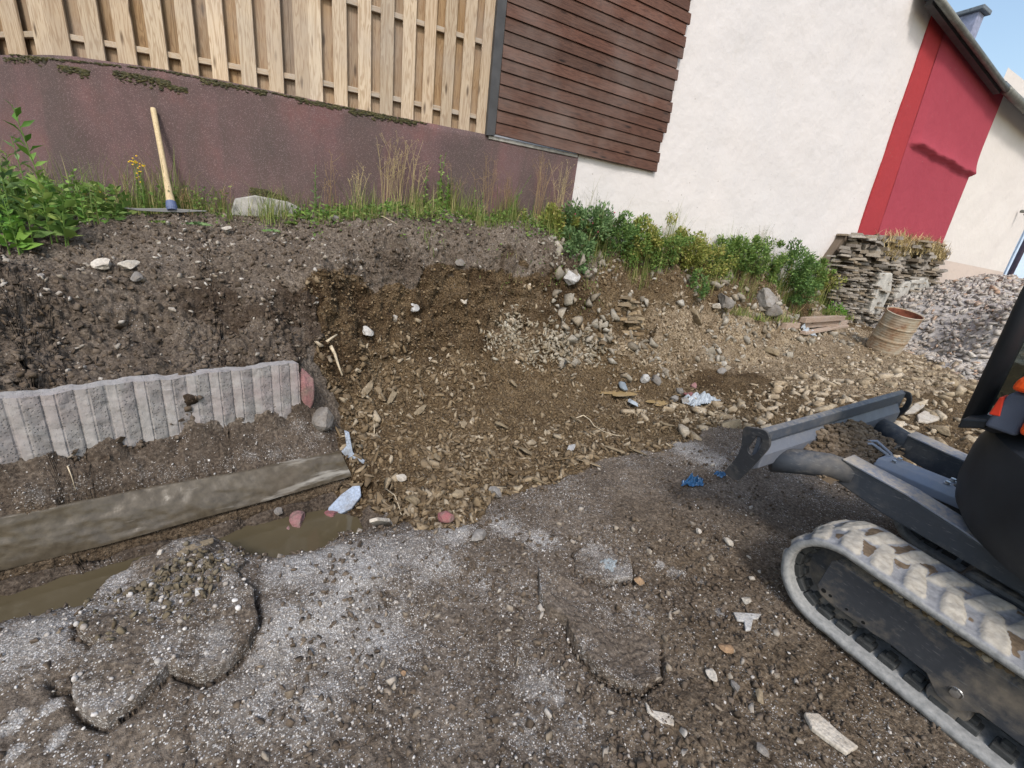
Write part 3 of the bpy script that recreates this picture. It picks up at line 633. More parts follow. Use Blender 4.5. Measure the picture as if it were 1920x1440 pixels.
# red gable neighbour
rb = thing('red_house', 'narrow red rendered house squeezed between two pale house walls', 'house', (12, 5.1, 1.8))
rr_ = [onY(1880, 172, 5), onY(1815, 332, 5), onY(1765, 458, 5)]
sp = [onY(1778, 32, 5), onY(1642, 446, 5)]
lipL, lipR = onY(1698, 268, 5), onY(1815, 331, 5)
def proud(x, z):
    zl_ = lipL[2] + (lipR[2] - lipL[2]) * (x - lipL[0]) / (lipR[0] - lipL[0]) + .014 * math.sin(x * 5.1) + .008 * math.sin(x * 13)
    t = (z - zl_) / .035; ramp = 0 if t < 0 else min(1, t) ** .5
    xb = sp[1][0] + (sp[0][0] - sp[1][0]) * (z - sp[1][2]) / (sp[0][2] - sp[1][2]); ex = min(1, max(0, (x - xb - .04) / .25))
    return (.028 + .075 * math.exp(-max(0, z - zl_ - .06) / .16)) * ramp * ex if t > 0 else 0
panel('red_wall', [sp[1], (sp[1][0], 0, 1.0), (14.2, 0, 1.0), tuple(rr_[2]), tuple(rr_[1]), tuple(rr_[0] + UP * .04), tuple(sp[0] + UP * .04)], 4.985, M['red'], rb, step=.035, amp=.005, seed=5, proud=proud)
panel('red_strip', [tuple(rl[2]), (rl[2][0], 0, 1.0), (sp[1][0], 0, 1.0), tuple(sp[1] + [.06, 0, 0]), tuple(sp[0] + [.06, 0, .04]), tuple(rl[0] + UP * .04), tuple(rl[1])], 4.992, M['red2'], rb, step=.08, amp=.004, seed=9).modifiers.new('th', 'SOLIDIFY').thickness = .05
g0, g1 = onY(1757, -8, 4.72), onY(1884, 166, 4.72); g2 = onY(1932, 212, 4.72)
m = MB(); m.tube([g0, g1 + [.15, 0, 0]], .05, 12); gt = m.build('gutter', M['zinc'], rb, smooth=True)
m = MB(); m.prism([g0 + [-.1, .05, .0], g0 + [-.1, .05, .12], g0 + [-.1, 4.2, 2.9], g0 + [-.1, 4.2, 2.78]], g1 - g0 + [.2, 0, 0]); m.build('roof', M['slate_roof'], rb)
m = MB(); m.prism([g0 + [.1, .08, -.05], g1 + [0.1, .08, -.05], g1 + [.1, .08, .02], g0 + [.1, .08, .02]], (0, .10, 0)); m.build('fascia', M['dark_trim'], rb)
ca, cb = onY(1796, 48, 7.2), onY(1818, 48, 7.2)
cbm = MB(); hh = onY(1796, 18, 7.2)[2]; w = cb[0] - ca[0] - .25
cc = ((ca[0] + cb[0]) / 2, 7.2); cbm.box((cc[0], cc[1], (hh + 6.6) / 2), (w, .6, hh - 6.6)); bevel(cbm.build('chimney', M['chimney'], rb), .02)
cbm = MB(); cbm.box((cc[0], cc[1], hh + .05), (w + .18, .78, .1)); bevel(cbm.build('chimney_cap', M['slate_roof'], rb), .02)
m = MB(); m.box((12.1, 7.2, 3.6), (3.5, 3.9, 3.8)); m.build('red_body', M['red'], rb)
# cream house to the right of it
h3 = thing('cream_house', 'cream rendered house with a brownish socle right of the red house', 'house', (16, 5.1, 2))
cl = [onY(1880, 172, 5.04), onY(1765, 458, 5.04)]
zs0, zs1 = onY(1772, 488, 5.04), onY(1880, 510, 5.04)
xr = onY(1876, 522, 5.04)[0]
panel('cream_wall', [(zs0[0] - 1.2, 0, zs0[2]), tuple(zs1), (xr, 0, zs1[2]), (xr, 0, 6.3), (rr_[0][0] - .1, 0, 6.3), (rr_[0][0] - .1, 0, 3.2)], 5.04, M['house2'], h3, step=.12, amp=.015, seed=21)
panel('socle', [(zs0[0] - 1.2, 0, .6), (xr, 0, .6), (xr, 0, zs1[2]), (zs0[0] - 1.2, 0, zs0[2])], 5.03, M['socle'], h3, step=.2, amp=.01, seed=22)
m = MB(); m.tube([g1 + [.12, 0, 0], g2, g2 + (g2 - g1) * 1.2], .08, 12); m.build('gutter', M['zinc'], h3, smooth=True)
gd = (g2 - g1) * 2.2
m = MB(); m.prism([g1 + [.1, .05, .02], g1 + [.1, .05, .16], g1 + [.1, 4.4, 3.2], g1 + [.1, 4.4, 3.0]], gd); m.build('roof', M['slate_roof'], h3)
m = MB(); m.box(((rr_[0][0] + xr) / 2, 7.2, 3.3), (xr - rr_[0][0] - .1, 4.1, 5.0)); m.build('cream_body', M['house2'], h3)
v = onY(1914, 396, 4.98); m = MB(); m.tube([v, v + [-.02, -.12, -.02], v + [-.03, -.12, -.1]], .04, 8); m.build('spout', M['zinc'], h3, smooth=True)
h4 = thing('blue_house', 'pale blue house wall at the far right end of the row', 'house', (21, 5.3, 2))
panel('blue_wall', [(xr + .02, 0, .6), (27, 0, .6), (27, 0, 6.4), (xr + .02, 0, 6.4)], 5.3, M['blue'], h4, step=.3, amp=.01)
m = MB(); m.box((23, 7.5, 3.4), (8, 4.2, 6)); m.build('blue_body', M['blue'], h4)
m = MB(); a = onY(1890, 522, 5.15); m.tube([(a[0], 5.15, .6), (a[0], 5.15, 6.2)], .07, 10); m.build('drainpipe', plain('dark_pipe', (.04, .03, .05), .5), h4, smooth=True)
m = MB(); m.prism([(xr, 5.0, 6.3), (xr, 5.0, 6.45), (xr, 9.5, 9.5), (xr, 9.5, 9.35)], (8.5, 0, 0)); m.build('roof', M['slate_roof'], h4)

# remnant of a dry slate wall under the red house
def slabstone(V, F, c, s, ax, rs, n=7):
    """one flat irregular stone: jittered outline, slightly tapered"""
    b = len(V); a = np.sort(rs.random(n)) * 2 * np.pi; r = .75 + .35 * rs.random(n)
    for zz, k in ((-1, 1.0), (1, .86)):
        for i in range(n):
            l = np.array([math.cos(a[i]) * r[i] * s[0] * k, math.sin(a[i]) * r[i] * s[1] * k, zz * s[2] * (1 + .3 * (rs.random() - .5))]); V.append(c + ax @ l)
    F.append([b + i for i in range(n)][::-1]); F.append([b + n + i for i in range(n)])
    for i in range(n): j = (i + 1) % n; F.append([b + i, b + j, b + n + j, b + n + i])
sw = thing('stone_wall', 'ruined dry slate stone wall standing under the red house', 'wall', (11, 4.7, 1))
V = []; F = []; rs = np.random.default_rng(8); YW = 4.72
outl = [onY(p[0], p[1], YW) for p in ((1606, 436), (1690, 447), (1764, 455), (1776, 485), (1765, 500), (1755, 560), (1690, 640), (1560, 640), (1552, 560), (1572, 485))]
ox = [p[0] for p in outl]; oz = [p[2] for p in outl]
z = .5
while z < max(oz):
    hgt = rs.uniform(.022, .065) if z > 1.9 else rs.uniform(.014, .04); x = min(ox) + rs.uniform(-.1, .1)
    while x < max(ox):
        L = rs.uniform(.07, .34) * (1.3 if z > 1.9 else .8); c = np.array([x + L / 2, YW + rs.uniform(-.02, .16) - (.12 * (rs.random() < .12)), z + rs.uniform(-.01, .01)])
        if inpoly(np.array([c[0]]), np.array([c[2]]), list(zip(ox, oz)))[0]:
            t = rs.normal(.04, .09); ax = np.array([[math.cos(t), 0, -math.sin(t)], [0, 1, 0], [math.sin(t), 0, math.cos(t)]])
            slabstone(V, F, c, (L * .58, rs.uniform(.1, .2), hgt * .52), ax, rs)
        x += L * .96
    z += hgt
mesh('slate_courses', V, F, m_chip('wall_slate', [(.20, .185, .165), (.30, .28, .255), (.15, .135, .12), (.26, .215, .16), (.38, .36, .33), (.22, .175, .12)]), sw)
m = MB(); m.prism([(p[0], YW + .16, p[2] - .03) for p in outl], (0, .14, 0)); m.build('core', M['chip_dark'], sw)
mt = plain('lime_mortar', (.40, .385, .35), .95, var=.25, scale=7, bump=.8, bs=30)
for pp in ([(1652, 512), (1675, 512), (1672, 545), (1650, 590), (1630, 590), (1640, 548)], [(1697, 530), (1740, 520), (1745, 540), (1722, 575), (1672, 590), (1680, 555)]):
    bm = MB(); bm.prism([onY(*p, YW - .14) for p in pp], (0, .16, 0)); bevel(bm.build('mortar_patch', mt, sw), .03, 3)

# ribbed concrete kerb laid bare by the dig
rk = thing('ribbed_kerb', 'broken kerb of ribbed pinkish concrete standing in the dug bank', 'kerb', tuple(RT0 * [1, 1, 0] + RDIR * .6 + [0, 0, .3]))
Lr = np.linalg.norm((RT1 - RT0)[:2]); ts = np.arange(-.75, Lr + .001, .006); zs = np.linspace(.66, .12, 40)
T, ZZ = np.meshgrid(ts, zs, indexing='ij'); per = Lr / 11.6; ph = (T / per - .08) % 1.0
prof = np.clip(np.minimum(ph / .42, (1 - ph) / .58), 0, 1) * .012; joint = np.maximum(np.exp(-(np.minimum(ph, 1 - ph) / .035) ** 2), np.exp(-((ph - .42) / .03) ** 2)); prof = prof - .006 * joint
Pq = RT0[None, None] * [1, 1, 0] + T[..., None] * RDIR + RN * (prof[..., None]) + ZZ[..., None] * UP
nz = fbm(Pq.reshape(-1, 3) * 14, 4).reshape(T.shape); Pq += RN * (nz * .006)[..., None]
brk = fbm(np.c_[T.ravel() * 4, T.ravel() * 0, T.ravel() * 0], 4).reshape(T.shape)
Pq[..., 2] += np.where(ZZ > .6, brk * .012 - .004, 0)
lo = .27 + .05 * fbm(np.c_[ts * 3.1, ts * 0, ts * 0 + 3], 4) - .05 * (ts / Lr)
n_, m_ = T.shape; idx = np.arange(n_ * m_).reshape(n_, m_); Vv = Pq.reshape(-1, 3)
topb = Pq[:, 0] - RN * .09 + UP * (fbm(Pq[:, 0] * 9, 3) * .012)[:, None]; topb2 = topb - UP * .2
Vv = np.vstack([Vv, topb, topb2]); b0 = n_ * m_
Fk = [[idx[i, j], idx[i, j + 1], idx[i + 1, j + 1], idx[i + 1, j]] for i in range(n_ - 1) for j in range(m_ - 1)]
Fk += [[idx[i, 0], idx[i + 1, 0], b0 + i + 1, b0 + i] for i in range(n_ - 1)] + [[b0 + i, b0 + i + 1, b0 + n_ + i + 1, b0 + n_ + i] for i in range(n_ - 1)]
Fk += [[idx[-1, j] for j in range(m_)] + [b0 + 2 * n_ - 1, b0 + n_ - 1]]
def m_ribbed():
    t = NT('ribbed_concrete'); n = t.noise(3.2, 5, .6); pore = t.voro(75); n2 = t.noise(20, 5, .6)
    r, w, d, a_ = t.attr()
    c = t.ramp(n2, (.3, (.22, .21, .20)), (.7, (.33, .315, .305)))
    c = t.mix(t.math('MULTIPLY', w, .34), c, (.40, .382, .375))  # light painted in: rib faces tilted to catch it get a paler colour
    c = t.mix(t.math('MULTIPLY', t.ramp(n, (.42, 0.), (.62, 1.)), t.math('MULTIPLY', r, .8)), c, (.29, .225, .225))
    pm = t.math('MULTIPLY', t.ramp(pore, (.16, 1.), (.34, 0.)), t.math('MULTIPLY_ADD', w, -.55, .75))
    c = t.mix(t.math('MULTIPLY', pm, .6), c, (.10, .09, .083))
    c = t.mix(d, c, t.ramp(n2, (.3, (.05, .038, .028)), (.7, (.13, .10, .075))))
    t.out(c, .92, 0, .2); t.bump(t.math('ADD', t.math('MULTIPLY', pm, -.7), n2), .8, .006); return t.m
dirt = np.clip((lo[:, None] - ZZ + .035 * nz * 1.2 + .03 * (ph > .42)) / .02 + .5, 0, 1)
ca_ = np.zeros((len(Vv), 4)); ca_[:b0, 0] = np.clip(.35 + T / Lr * .5, 0, 1).ravel(); ca_[:b0, 1] = np.clip((ph < .42) * 1.0 - joint * .9, 0, 1).ravel(); ca_[:b0, 2] = dirt.ravel(); ca_[b0:, 1] = .5  # second channel marks the rib faces painted as lit
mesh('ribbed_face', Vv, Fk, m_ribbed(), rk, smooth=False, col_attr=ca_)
# ------------------------------------------------------------------ compact tracked excavator (local axes: u across, v forward, w up)
EXO = np.array([2.142, .42, 0.0])
EXR = np.array([[.99629084, -.01372889, -.0849475], [.009449, .99867525, -.05058133], [.08552939, .04959104, .99510072]])
ex = thing('excavator', 'compact excavator with dusty rubber tracks and raised grey dozer blade', 'excavator')
ex.matrix_basis = Matrix([[*EXR[i], EXO[i]] for i in range(3)] + [[0, 0, 0, 1]])
def uvw(u, v, w): return EXO + EXR @ np.array([u, v, w])
def m_belt():
    t = NT('rubber_track'); lug, mud, rim, a_ = t.attr(); n = t.noise(9, 6, .62); n2 = t.noise(45, 5, .6)
    dust = t.mix(t.ramp(n2, (.3, 0.), (.7, 1.)), (.30, .275, .235), (.44, .41, .36))
    blu = t.ramp(n2, (.3, (.17, .175, .19)), (.7, (.27, .275, .29)))
    f = t.ramp(t.math('ADD', t.math('MULTIPLY', lug, .55), t.math('MULTIPLY', n, .7)), (.50, 0.), (.72, 1.))
    c = t.mix(f, blu, dust)
    c = t.mix(rim, c, t.ramp(n2, (.3, (.20, .205, .205)), (.7, (.34, .34, .335))))
    soil = t.ramp(n2, (.3, (.07, .05, .032)), (.7, (.17, .125, .085)))
    c = t.mix(t.ramp(t.math('ADD', mud, t.math('MULTIPLY', t.math('SUBTRACT', n2, .5), .6)), (.45, 0.), (.55, 1.)), c, soil)
    t.out(c, .9, 0, .25); t.bump(t.math('ADD', n2, t.math('MULTIPLY', n, .5)), .5, .006); return t.m
def m_steel(name, a, b, dustc=(.30, .26, .2), amt=.5, rough=.45, spec=.5):
    t = NT(name); n = t.noise(5, 6, .65); n2 = t.noise(40, 5, .65); sc_ = t.noise(12, 3, .6, vec=t.vec((2, 2, 14)))
    c = t.mix(n2, a, b); c = t.mix(t.ramp(n, (.48, 0.), (.72, amt)), c, dustc)
    c = t.mix(t.ramp(sc_, (.62, 0.), (.72, .3)), c, (.3, .3, .3))
    gz = t.n.new('ShaderNodeNewGeometry'); up = t.sep(gz.outputs['Normal'], 2)
    c = t.mix(t.math('MULTIPLY', t.ramp(up, (.55, 0.), (.95, 1.)), t.ramp(n2, (.35, .0), (.65, amt * 1.1))), c, dustc)
    t.out(c, t.ramp(n, (.3, rough), (.7, min(1, rough + .35))), 0., spec); t.bump(n2, .12, .004); return t.m
BELT = m_belt()
STEEL = m_steel('grey_painted_steel', (.045, .055, .075), (.080, .096, .128), amt=.38)
ARMS = m_steel('dark_arm_steel', (.022, .027, .037), (.040, .050, .066), (.26, .225, .18), .30)
STEELD = m_steel('black_painted_steel', (.014, .016, .02), (.03, .034, .042), (.22, .19, .15), .35)
STEELL = m_steel('pale_grey_steel', (.20, .235, .31), (.25, .285, .36), (.4, .37, .32), .25)
GUARD = m_steel('track_frame_paint', (.028, .032, .040), (.055, .06, .07), (.27, .22, .16), .75)
RUB = plain('dark_rubber', (.045, .047, .047), .85, var=.4, scale=25, bump=.3)
PLAST = plain('black_plastic', (.020, .023, .028), .55, var=.25, scale=9, bump=.15, bs=300)
GREYP = plain('grey_plastic', (.075, .09, .13), .6, var=.12, bump=.2, bs=350)
ORNG = plain('orange_paint', (.78, .085, .012), .38, var=.08)
ORNR = plain('red_sticker', (.62, .045, .02), .4, var=.08)
ZBOLT = plain('zinc_bolt', (.5, .5, .5), .35, .9, var=.15)
HOLE = plain('hole_black', (.004, .004, .004), .9)
TH, TRD = .51, .25
def track_path(vr, vf, r):
    """closed stadium: bottom run forward, round the idler, back along the top, round the sprocket"""
    P = []; c = TH / 2
    k = 26
    for x in np.linspace(vr, vf, 90)[:-1]: P.append((x, c - r))
    for a in np.linspace(-math.pi / 2, math.pi / 2, k)[:-1]: P.append((vf + r * math.cos(a) * .97, c + r * math.sin(a)))
    for i, x in enumerate(np.linspace(vf, vr, 90)[:-1]):
        s = i / 89; P.append((x, c + r - .018 * math.sin(math.pi * s)))
    for a in np.linspace(math.pi / 2, 3 * math.pi / 2, k)[:-1]: P.append((vr + r * math.cos(a), c + r * math.sin(a)))
    P = np.array(P); L = np.r_[0, np.cumsum(np.linalg.norm(np.diff(np.vstack([P, P[:1]]), axis=0), axis=1))]
    return P, L
VR, VF = -1.35, .222
def make_track(u0, W=.344, lab=None):
    P, L = track_path(VR, VF, TRD - .024); tot = L[-1]; s = np.linspace(0, tot, int(tot / .0085))[:-1]
    Pc = np.vstack([P, P[:1]]); X = np.c_[np.interp(s, L, Pc[:, 0]), np.interp(s, L, Pc[:, 1])]
    T = np.roll(X, -1, 0) - np.roll(X, 1, 0); T /= np.linalg.norm(T, axis=1, keepdims=True); Nn = np.c_[T[:, 1], -T[:, 0]]
    tt = np.linspace(0, 1, 46); S, U = np.meshgrid(s, tt, indexing='ij'); n = len(s); m = len(tt)
    pitch = tot / round(tot / .118)
    # staggered slanted lugs, one from each side
    def lug(off, lo, hi, sl):
        q = (S + sl * (U - .5) - off) / pitch; q = np.abs(q - np.round(q)); wdt = .34 + .05 * np.sin(U * 9 + off)
        e = np.clip((wdt - q) / .13, 0, 1); e = e * e * (3 - 2 * e)
        a = np.clip((U - lo) / .06, 0, 1) * np.clip((hi - U) / .09, 0, 1); return e * a
    lg = np.maximum(lug(0, .01, .66, .10), lug(pitch * .5, .42, .99, -.10))
    q3 = np.stack([np.interp(S, s, X[:, 0]), U * W, np.interp(S, s, X[:, 1])], -1).reshape(-1, 3)
    nz = fbm(q3 * 16 + u0, 4).reshape(S.shape)
    lg = np.clip(lg * (1 + .25 * nz), 0, 1.2)
    mud = np.clip((1 - lg) * 1.0 - .78 + 1.3 * fbm(q3 * 5 + 3 + u0, 3).reshape(S.shape), 0, 1) * (U > .1) * (U < .93) * np.where(lg < .55, 1, .2)
    h = .017 * lg + .004 * nz + .012 * mud * (lg < .6)
    edge = np.clip(np.minimum(U, 1 - U) / .03, 0, 1) ** .5
    h = h * edge
    O_ = np.stack([u0 + U * W, X[:, None, 0] + Nn[:, None, 0] * h, X[:, None, 1] + Nn[:, None, 1] * h], -1)
    # inner skin
    ti = np.array([0, .012, .05, .25, .6, .95, .988, 1.]); hi_ = np.array([-.018, -.030, -.034, -.030, -.030, -.034, -.030, -.018])
    I_ = np.stack([np.broadcast_to(u0 + ti * W, (n, len(ti))), X[:, None, 0] + Nn[:, None, 0] * hi_, X[:, None, 1] + Nn[:, None, 1] * hi_], -1)
    V = np.vstack([O_.reshape(-1, 3), I_.reshape(-1, 3)]); k = len(ti); a = np.arange(n * m).reshape(n, m); b = n * m + np.arange(n * k).reshape(n, k)
    F = []
    for i in range(n):
        j = (i + 1) % n
        F += [[a[i, q], a[j, q], a[j, q + 1], a[i, q + 1]] for q in range(m - 1)]
        F += [[b[i, q + 1], b[j, q + 1], b[j, q], b[i, q]] for q in range(k - 1)]
        F += [[b[i, 0], b[j, 0], a[j, 0], a[i, 0]], [a[i, m - 1], a[j, m - 1], b[j, k - 1], b[i, k - 1]]]
    ca = np.zeros((len(V), 4)); ca[:n * m, 0] = lg.ravel(); ca[:n * m, 1] = mud.ravel(); ca[:n * m, 2] = ((U < .02) | (U > .98)).ravel(); ca[n * m:, 2] = 1
    belt = mesh('track', V, np.array(F), BELT, ex, smooth=True, local=True, col_attr=ca)
    # guide teeth on the inside
    pt = tot / round(tot / .088)
    for du, wd in ((.088, .060), (.215, .060)):
      tm = MB()
      for q in np.arange(0, tot, pt):
        i = int(q / tot * n); c = X[i] - Nn[i] * .042; t3 = np.array([0, T[i, 0], T[i, 1]]); n3 = np.array([0, Nn[i, 0], Nn[i, 1]])
        if 1:
            tm.box((u0 + du, c[0], c[1]), (wd, .062, .030), np.array([[1, 0, 0], t3, n3]))
            tm.box((u0 + du + .012, c[0] - n3[1] * .018, c[1] - n3[2] * .018), (wd * .6, .034, .022), np.array([[1, 0, 0], t3, n3]))
      bevel(tm.build('guide_teeth', RUB, belt, local=True), .004)
    # side frame with sloped muddy top
    g = MB(); pv = [(-1.3, .17), (-.95, .17), (-.9, .11), (-.82, .11), (-.77, .172), (-.304, .172), (-.285, .15), (-.259, .112), (-.201, .112), (-.165, .15), (-.145, .172), (-.018, .177), (.03, .168), (.225, .158), (.262, .168), (.285, .20), (.276, .36), (.262, .378), (-1.3, .352)]
    g.prism([(u0 + .045, v, w) for v, w in pv], (.012, 0, 0))
    g.prism([(u0 + .047, .262, .376), (u0 + .047, -1.3, .350), (u0 + .155, -1.3, .41), (u0 + .155, .235, .432)], (.0, .0, -.012))
    g.box((u0 + .17, -.55, .30), (.05, 1.5, .20)); fr = bevel(g.build('track_frame', GUARD, ex, local=True), .006, 3)
    for v, w, r in ((.252, .197, .0105), (.222, .196, .0072), (.150, .190, .006), (.082, .186, .0075)):
        hb = MB(); hb.lathe([(0, -.0015), (r, -.0015), (r, .002)], (u0 + .045, v, w), (1, 0, 0), 16)
        hb.build('hole', HOLE, fr, local=True)
    bb = MB(); bb.lathe([(0, -.016), (.016, -.014), (.016, 0)], (u0 + .045, -.232, .185), (1, 0, 0), 6); bb.lathe([(.020, -.004), (.022, 0)], (u0 + .045, -.232, .185), (1, 0, 0), 20); bb.build('bolt', ZBOLT, fr, local=True)
    w_ = MB(); w_.lathe([(0, 0), (.045, 0), (.05, .012), (.15, .02), (.17, .0), (.198, .0), (.198, .10), (.17, .10), (0, .09)], (u0 + .10, VF, TH / 2), (1, 0, 0), 40)
    w_.lathe([(0, -.014), (.026, -.014), (.03, .01)], (u0 + .10, VF - .02, TH / 2 + .14), (1, 0, 0), 10)
    bevel(w_.build('idler_wheel', GUARD, ex, local=True, smooth=False), .004)
    for v in (-.23, -.62, -.86):
        r_ = MB(); r_.lathe([(0, 0), (.06, 0), (.066, .01), (.066, .045), (.05, .05), (.05, .15), (.066, .155), (.066, .2), (0, .2)], (u0 + .06, v, .105), (1, 0, 0), 24); r_.build('roller', GUARD, ex, local=True, smooth=False)
    # mud lying on the frame
    md = MB(); rs = random.Random(int(u0 * 100) + 5); Vm = []; Fm = []
    for i in range(420):
        v = rs.uniform(-1.25, .12); c = np.array([u0 + rs.uniform(.07, .15), v, .40 + .01 * (v > -.2)]); c[2] = .366 + (c[0] - u0 - .047) * .52 - .02 * (-v / 1.3 if v < 0 else 0)
        r = rs.uniform(.006, .022); lump(Vm, Fm, c, (r, r, r * .7), rs)
    mesh('mud', Vm, Fm, M['chip'], ex, local=True, smooth=True); ex.children
    return belt
ICO = None
def lump(V, F, c, s, rs, jit=.28):
    global ICO
    if ICO is None:
        bm = bmesh.new(); bmesh.ops.create_icosphere(bm, subdivisions=1, radius=1); ICO = ([np.array(v.co[:]) for v in bm.verts], [[v.index for v in f.verts] for f in bm.faces]); bm.free()
    b = len(V)
    for p in ICO[0]: k = 1 + (rs.random() - .5) * 2 * jit; V.append((c[0] + p[0] * s[0] * k, c[1] + p[1] * s[1] * k, c[2] + p[2] * s[2] * k))
    F += [[i + b for i in f] for f in ICO[1]]
make_track(0.0); make_track(1.117)
# undercarriage body and slew ring
m = MB(); m.prism([(.35, -.95, .2), (.35, -.05, .2), (.35, .0, .3), (.35, -.05, .5), (.35, -.95, .5)], (.77, 0, 0)); bevel(m.build('undercarriage', STEELD, ex, local=True), .02)
m = MB(); m.lathe([(0, .48), (.36, .48), (.36, .62), (0, .62)], (.73, -.45, 0), (0, 0, 1), 40); m.build('slew_ring', STEELD, ex, local=True)
# dozer blade
bl = MB(); pr = [(.735, .815), (.722, .74), (.722, .66), (.752, .56), (.83, .49), (.845, .50), (.775, .575), (.744, .665), (.742, .74), (.752, .815)]
bl.prism([(-.008, v, w) for v, w in pr], (1.476, 0, 0)); blade = bevel(bl.build('blade', STEEL, ex, local=True), .004)
bl = MB(); bl.prism([(0, .708, .818), (0, .740, .826), (0, .740, .816), (0, .716, .808), (0, .716, .762), (0, .708, .762)], (1.42, 0, 0)); bevel(bl.build('top_rail', STEEL, blade, local=True), .003)
bl = MB(); bl.prism([(0, .724, .742), (0, .692, .690), (0, .692, .615), (0, .757, .56)], (1.42, 0, 0)); bevel(bl.build('lower_rail', m_steel('worn_steel', (.10, .115, .15), (.15, .165, .2), amt=.35), blade, local=True), .006)
def plate(name, outline, hole, u, th, mat, parent, k=56):
    """plate with a window: outer and inner ring cast from the window's centre"""
    hc = np.mean(hole, 0)
    def cast(poly):
        out = []
        for a in np.linspace(0, 2 * np.pi, k, endpoint=False):
            d = np.array([math.cos(a), math.sin(a)]); best = 0
            for i in range(len(poly)):
                p, q = np.array(poly[i]) - hc, np.array(poly[(i + 1) % len(poly)]) - hc; e = q - p; den = d[0] * e[1] - d[1] * e[0]
                if abs(den) < 1e-12: continue
                t = (p[0] * e[1] - p[1] * e[0]) / den; s = (p[0] * d[1] - p[1] * d[0]) / den
                if t > 0 and -1e-9 <= s <= 1 + 1e-9: best = max(best, t)
            out.append(hc + d * best)
        return out
    A, B = cast(outline), cast(hole); V = []; F = []
    for uu in (u, u + th): V += [(uu, *p) for p in A] + [(uu, *p) for p in B]
    for i in range(k):
        j = (i + 1) % k
        F += [[i, j, k + j, k + i], [2 * k + j, 2 * k + i, 3 * k + i, 3 * k + j], [j, i, 2 * k + i, 2 * k + j], [k + i, k + j, 3 * k + j, 3 * k + i]]
    o = mesh(name, V, F, mat, parent, local=True); return bevel(o, .002)
def rounded(p, r=.02, n=4):
    out = []
    for i in range(len(p)):
        a, b, c = np.array(p[i - 1]), np.array(p[i]), np.array(p[(i + 1) % len(p)]); d0 = min(r, np.linalg.norm(a - b) * .45); d1 = min(r, np.linalg.norm(c - b) * .45)
        s, e = b + (a - b) / np.linalg.norm(a - b) * d0, b + (c - b) / np.linalg.norm(c - b) * d1
        for t in np.linspace(0, 1, n): out.append((1 - t) ** 2 * s + 2 * t * (1 - t) * b + t * t * e)
    return out
PL = rounded([(.825, .80), (.70, .838), (.665, .78), (.672, .735), (.742, .535), (.765, .478), (.865, .497), (.80, .62), (.80, .70)], .03)
plate('end_plate', PL, rounded([(.768, .690), (.742, .790), (.706, .785), (.708, .71), (.735, .665)], .02), -.022, .014, STEELD, blade)
PR = rounded([(.772, .80), (.705, .820), (.678, .77), (.676, .716), (.738, .525), (.785, .508), (.835, .53), (.775, .66)], .025)
plate('end_plate', PR, rounded([(.750, .690), (.748, .772), (.706, .778), (.706, .70)], .018), 1.468, .014, STEELD, blade)
# push arms, tube ends, cylinder under its pale guard
def arm(u, w_, name='push_arm'):
    m = MB(); pv = [(.50, .700), (.23, .682), (.03, .650), (-.17, .602), (-.7, .47), (-.7, .36), (-.19, .520), (.06, .532), (.28, .54), (.5, .577)]
    m.prism([(u, v, w) for v, w in pv], (w_, 0, 0)); o = bevel(m.build(name, ARMS, ex, local=True), .008)
    fl = MB(); fl.prism([(u - .006, v, w + .001) for v, w in pv[:5]] + [(u - .006, v, w + .010) for v, w in pv[:5][::-1]], (w_ + .012, 0, 0)); bevel(fl.build('flange', m_steel('edge_steel', (.12, .14, .19), (.2, .22, .27), (.4, .34, .26), .7) if 'edge_steel' not in bpy.data.materials else bpy.data.materials['edge_steel'], o, local=True), .003)
    return o
arm(.35, .095); arm(1.02, .095)
m = MB(); m.tube([(.17, .735, .600), (.26, .64, .625), (.345, .545, .640), (.395, .46, .637)], [.066, .066, .064, .060], 20); m.build('arm_tube', ARMS, ex, smooth=True, local=True)
m = MB(); m.tube([(1.25, .735, .600), (1.18, .64, .62), (1.11, .545, .630), (1.065, .44, .625)], [.064, .064, .062, .058], 20); m.build('arm_tube', ARMS, ex, smooth=True, local=True)
m = MB(); m.prism([(.40, .50, .60), (1.07, .50, .60), (1.1, .72, .58), (.3, .72, .58)], (0, 0, .03)); m.build('cross_plate', STEELD, ex, local=True)
g = MB()
for (v0, w0), (v1, w1) in (((.475, .648), (.17, .668)),):
    sec = lambda v, w: [(.655, v, w - .075), (.655, v, w - .03), (.685, v, w), (.785, v, w), (.815, v, w - .03), (.815, v, w - .075)]
    a, b = sec(v0, w0), sec(v1 - .06, w1); nn = len(a); g.add(a + b, [list(range(nn)), list(range(2 * nn - 1, nn - 1, -1))] + [[i, nn + i, nn + (i + 1) % nn, (i + 1) % nn] for i in range(nn)])
gd = bevel(g.build('cylinder_guard', STEELL, ex, local=True), .005)
for v, uu in ((.415, .705), (.415, .765), (.20, .705), (.20, .765)):
    b = MB(); w = .648 + (.475 - v) / .305 * .02; b.lathe([(.013, 0), (.013, .003), (.010, .003), (.010, .013), (0, .014)], (uu, v, w), (0, 0, 1), 12); b.build('bolt', ZBOLT, gd, local=True)
m = MB(); m.tube([(.735, .60, .585), (.735, .40, .605)], .022, 14); m.build('cylinder_rod', plain('chrome_rod', (.35, .36, .38), .25, .9), ex, smooth=True, local=True)
m = MB(); m.tube([(.735, .2, .615), (.735, -.15, .58)], .04, 14); m.build('cylinder_barrel', STEEL, ex, smooth=True, local=True)
m = MB(); m.lathe([(.0, -.05), (.045, -.05), (.045, -.03), (.02, -.03), (.02, .03), (.045, .03), (.045, .05), (0, .05)], (.735, .585, .585), (1, 0, 0), 20); m.build('rod_eye', STEELL, ex, local=True)
m = MB()
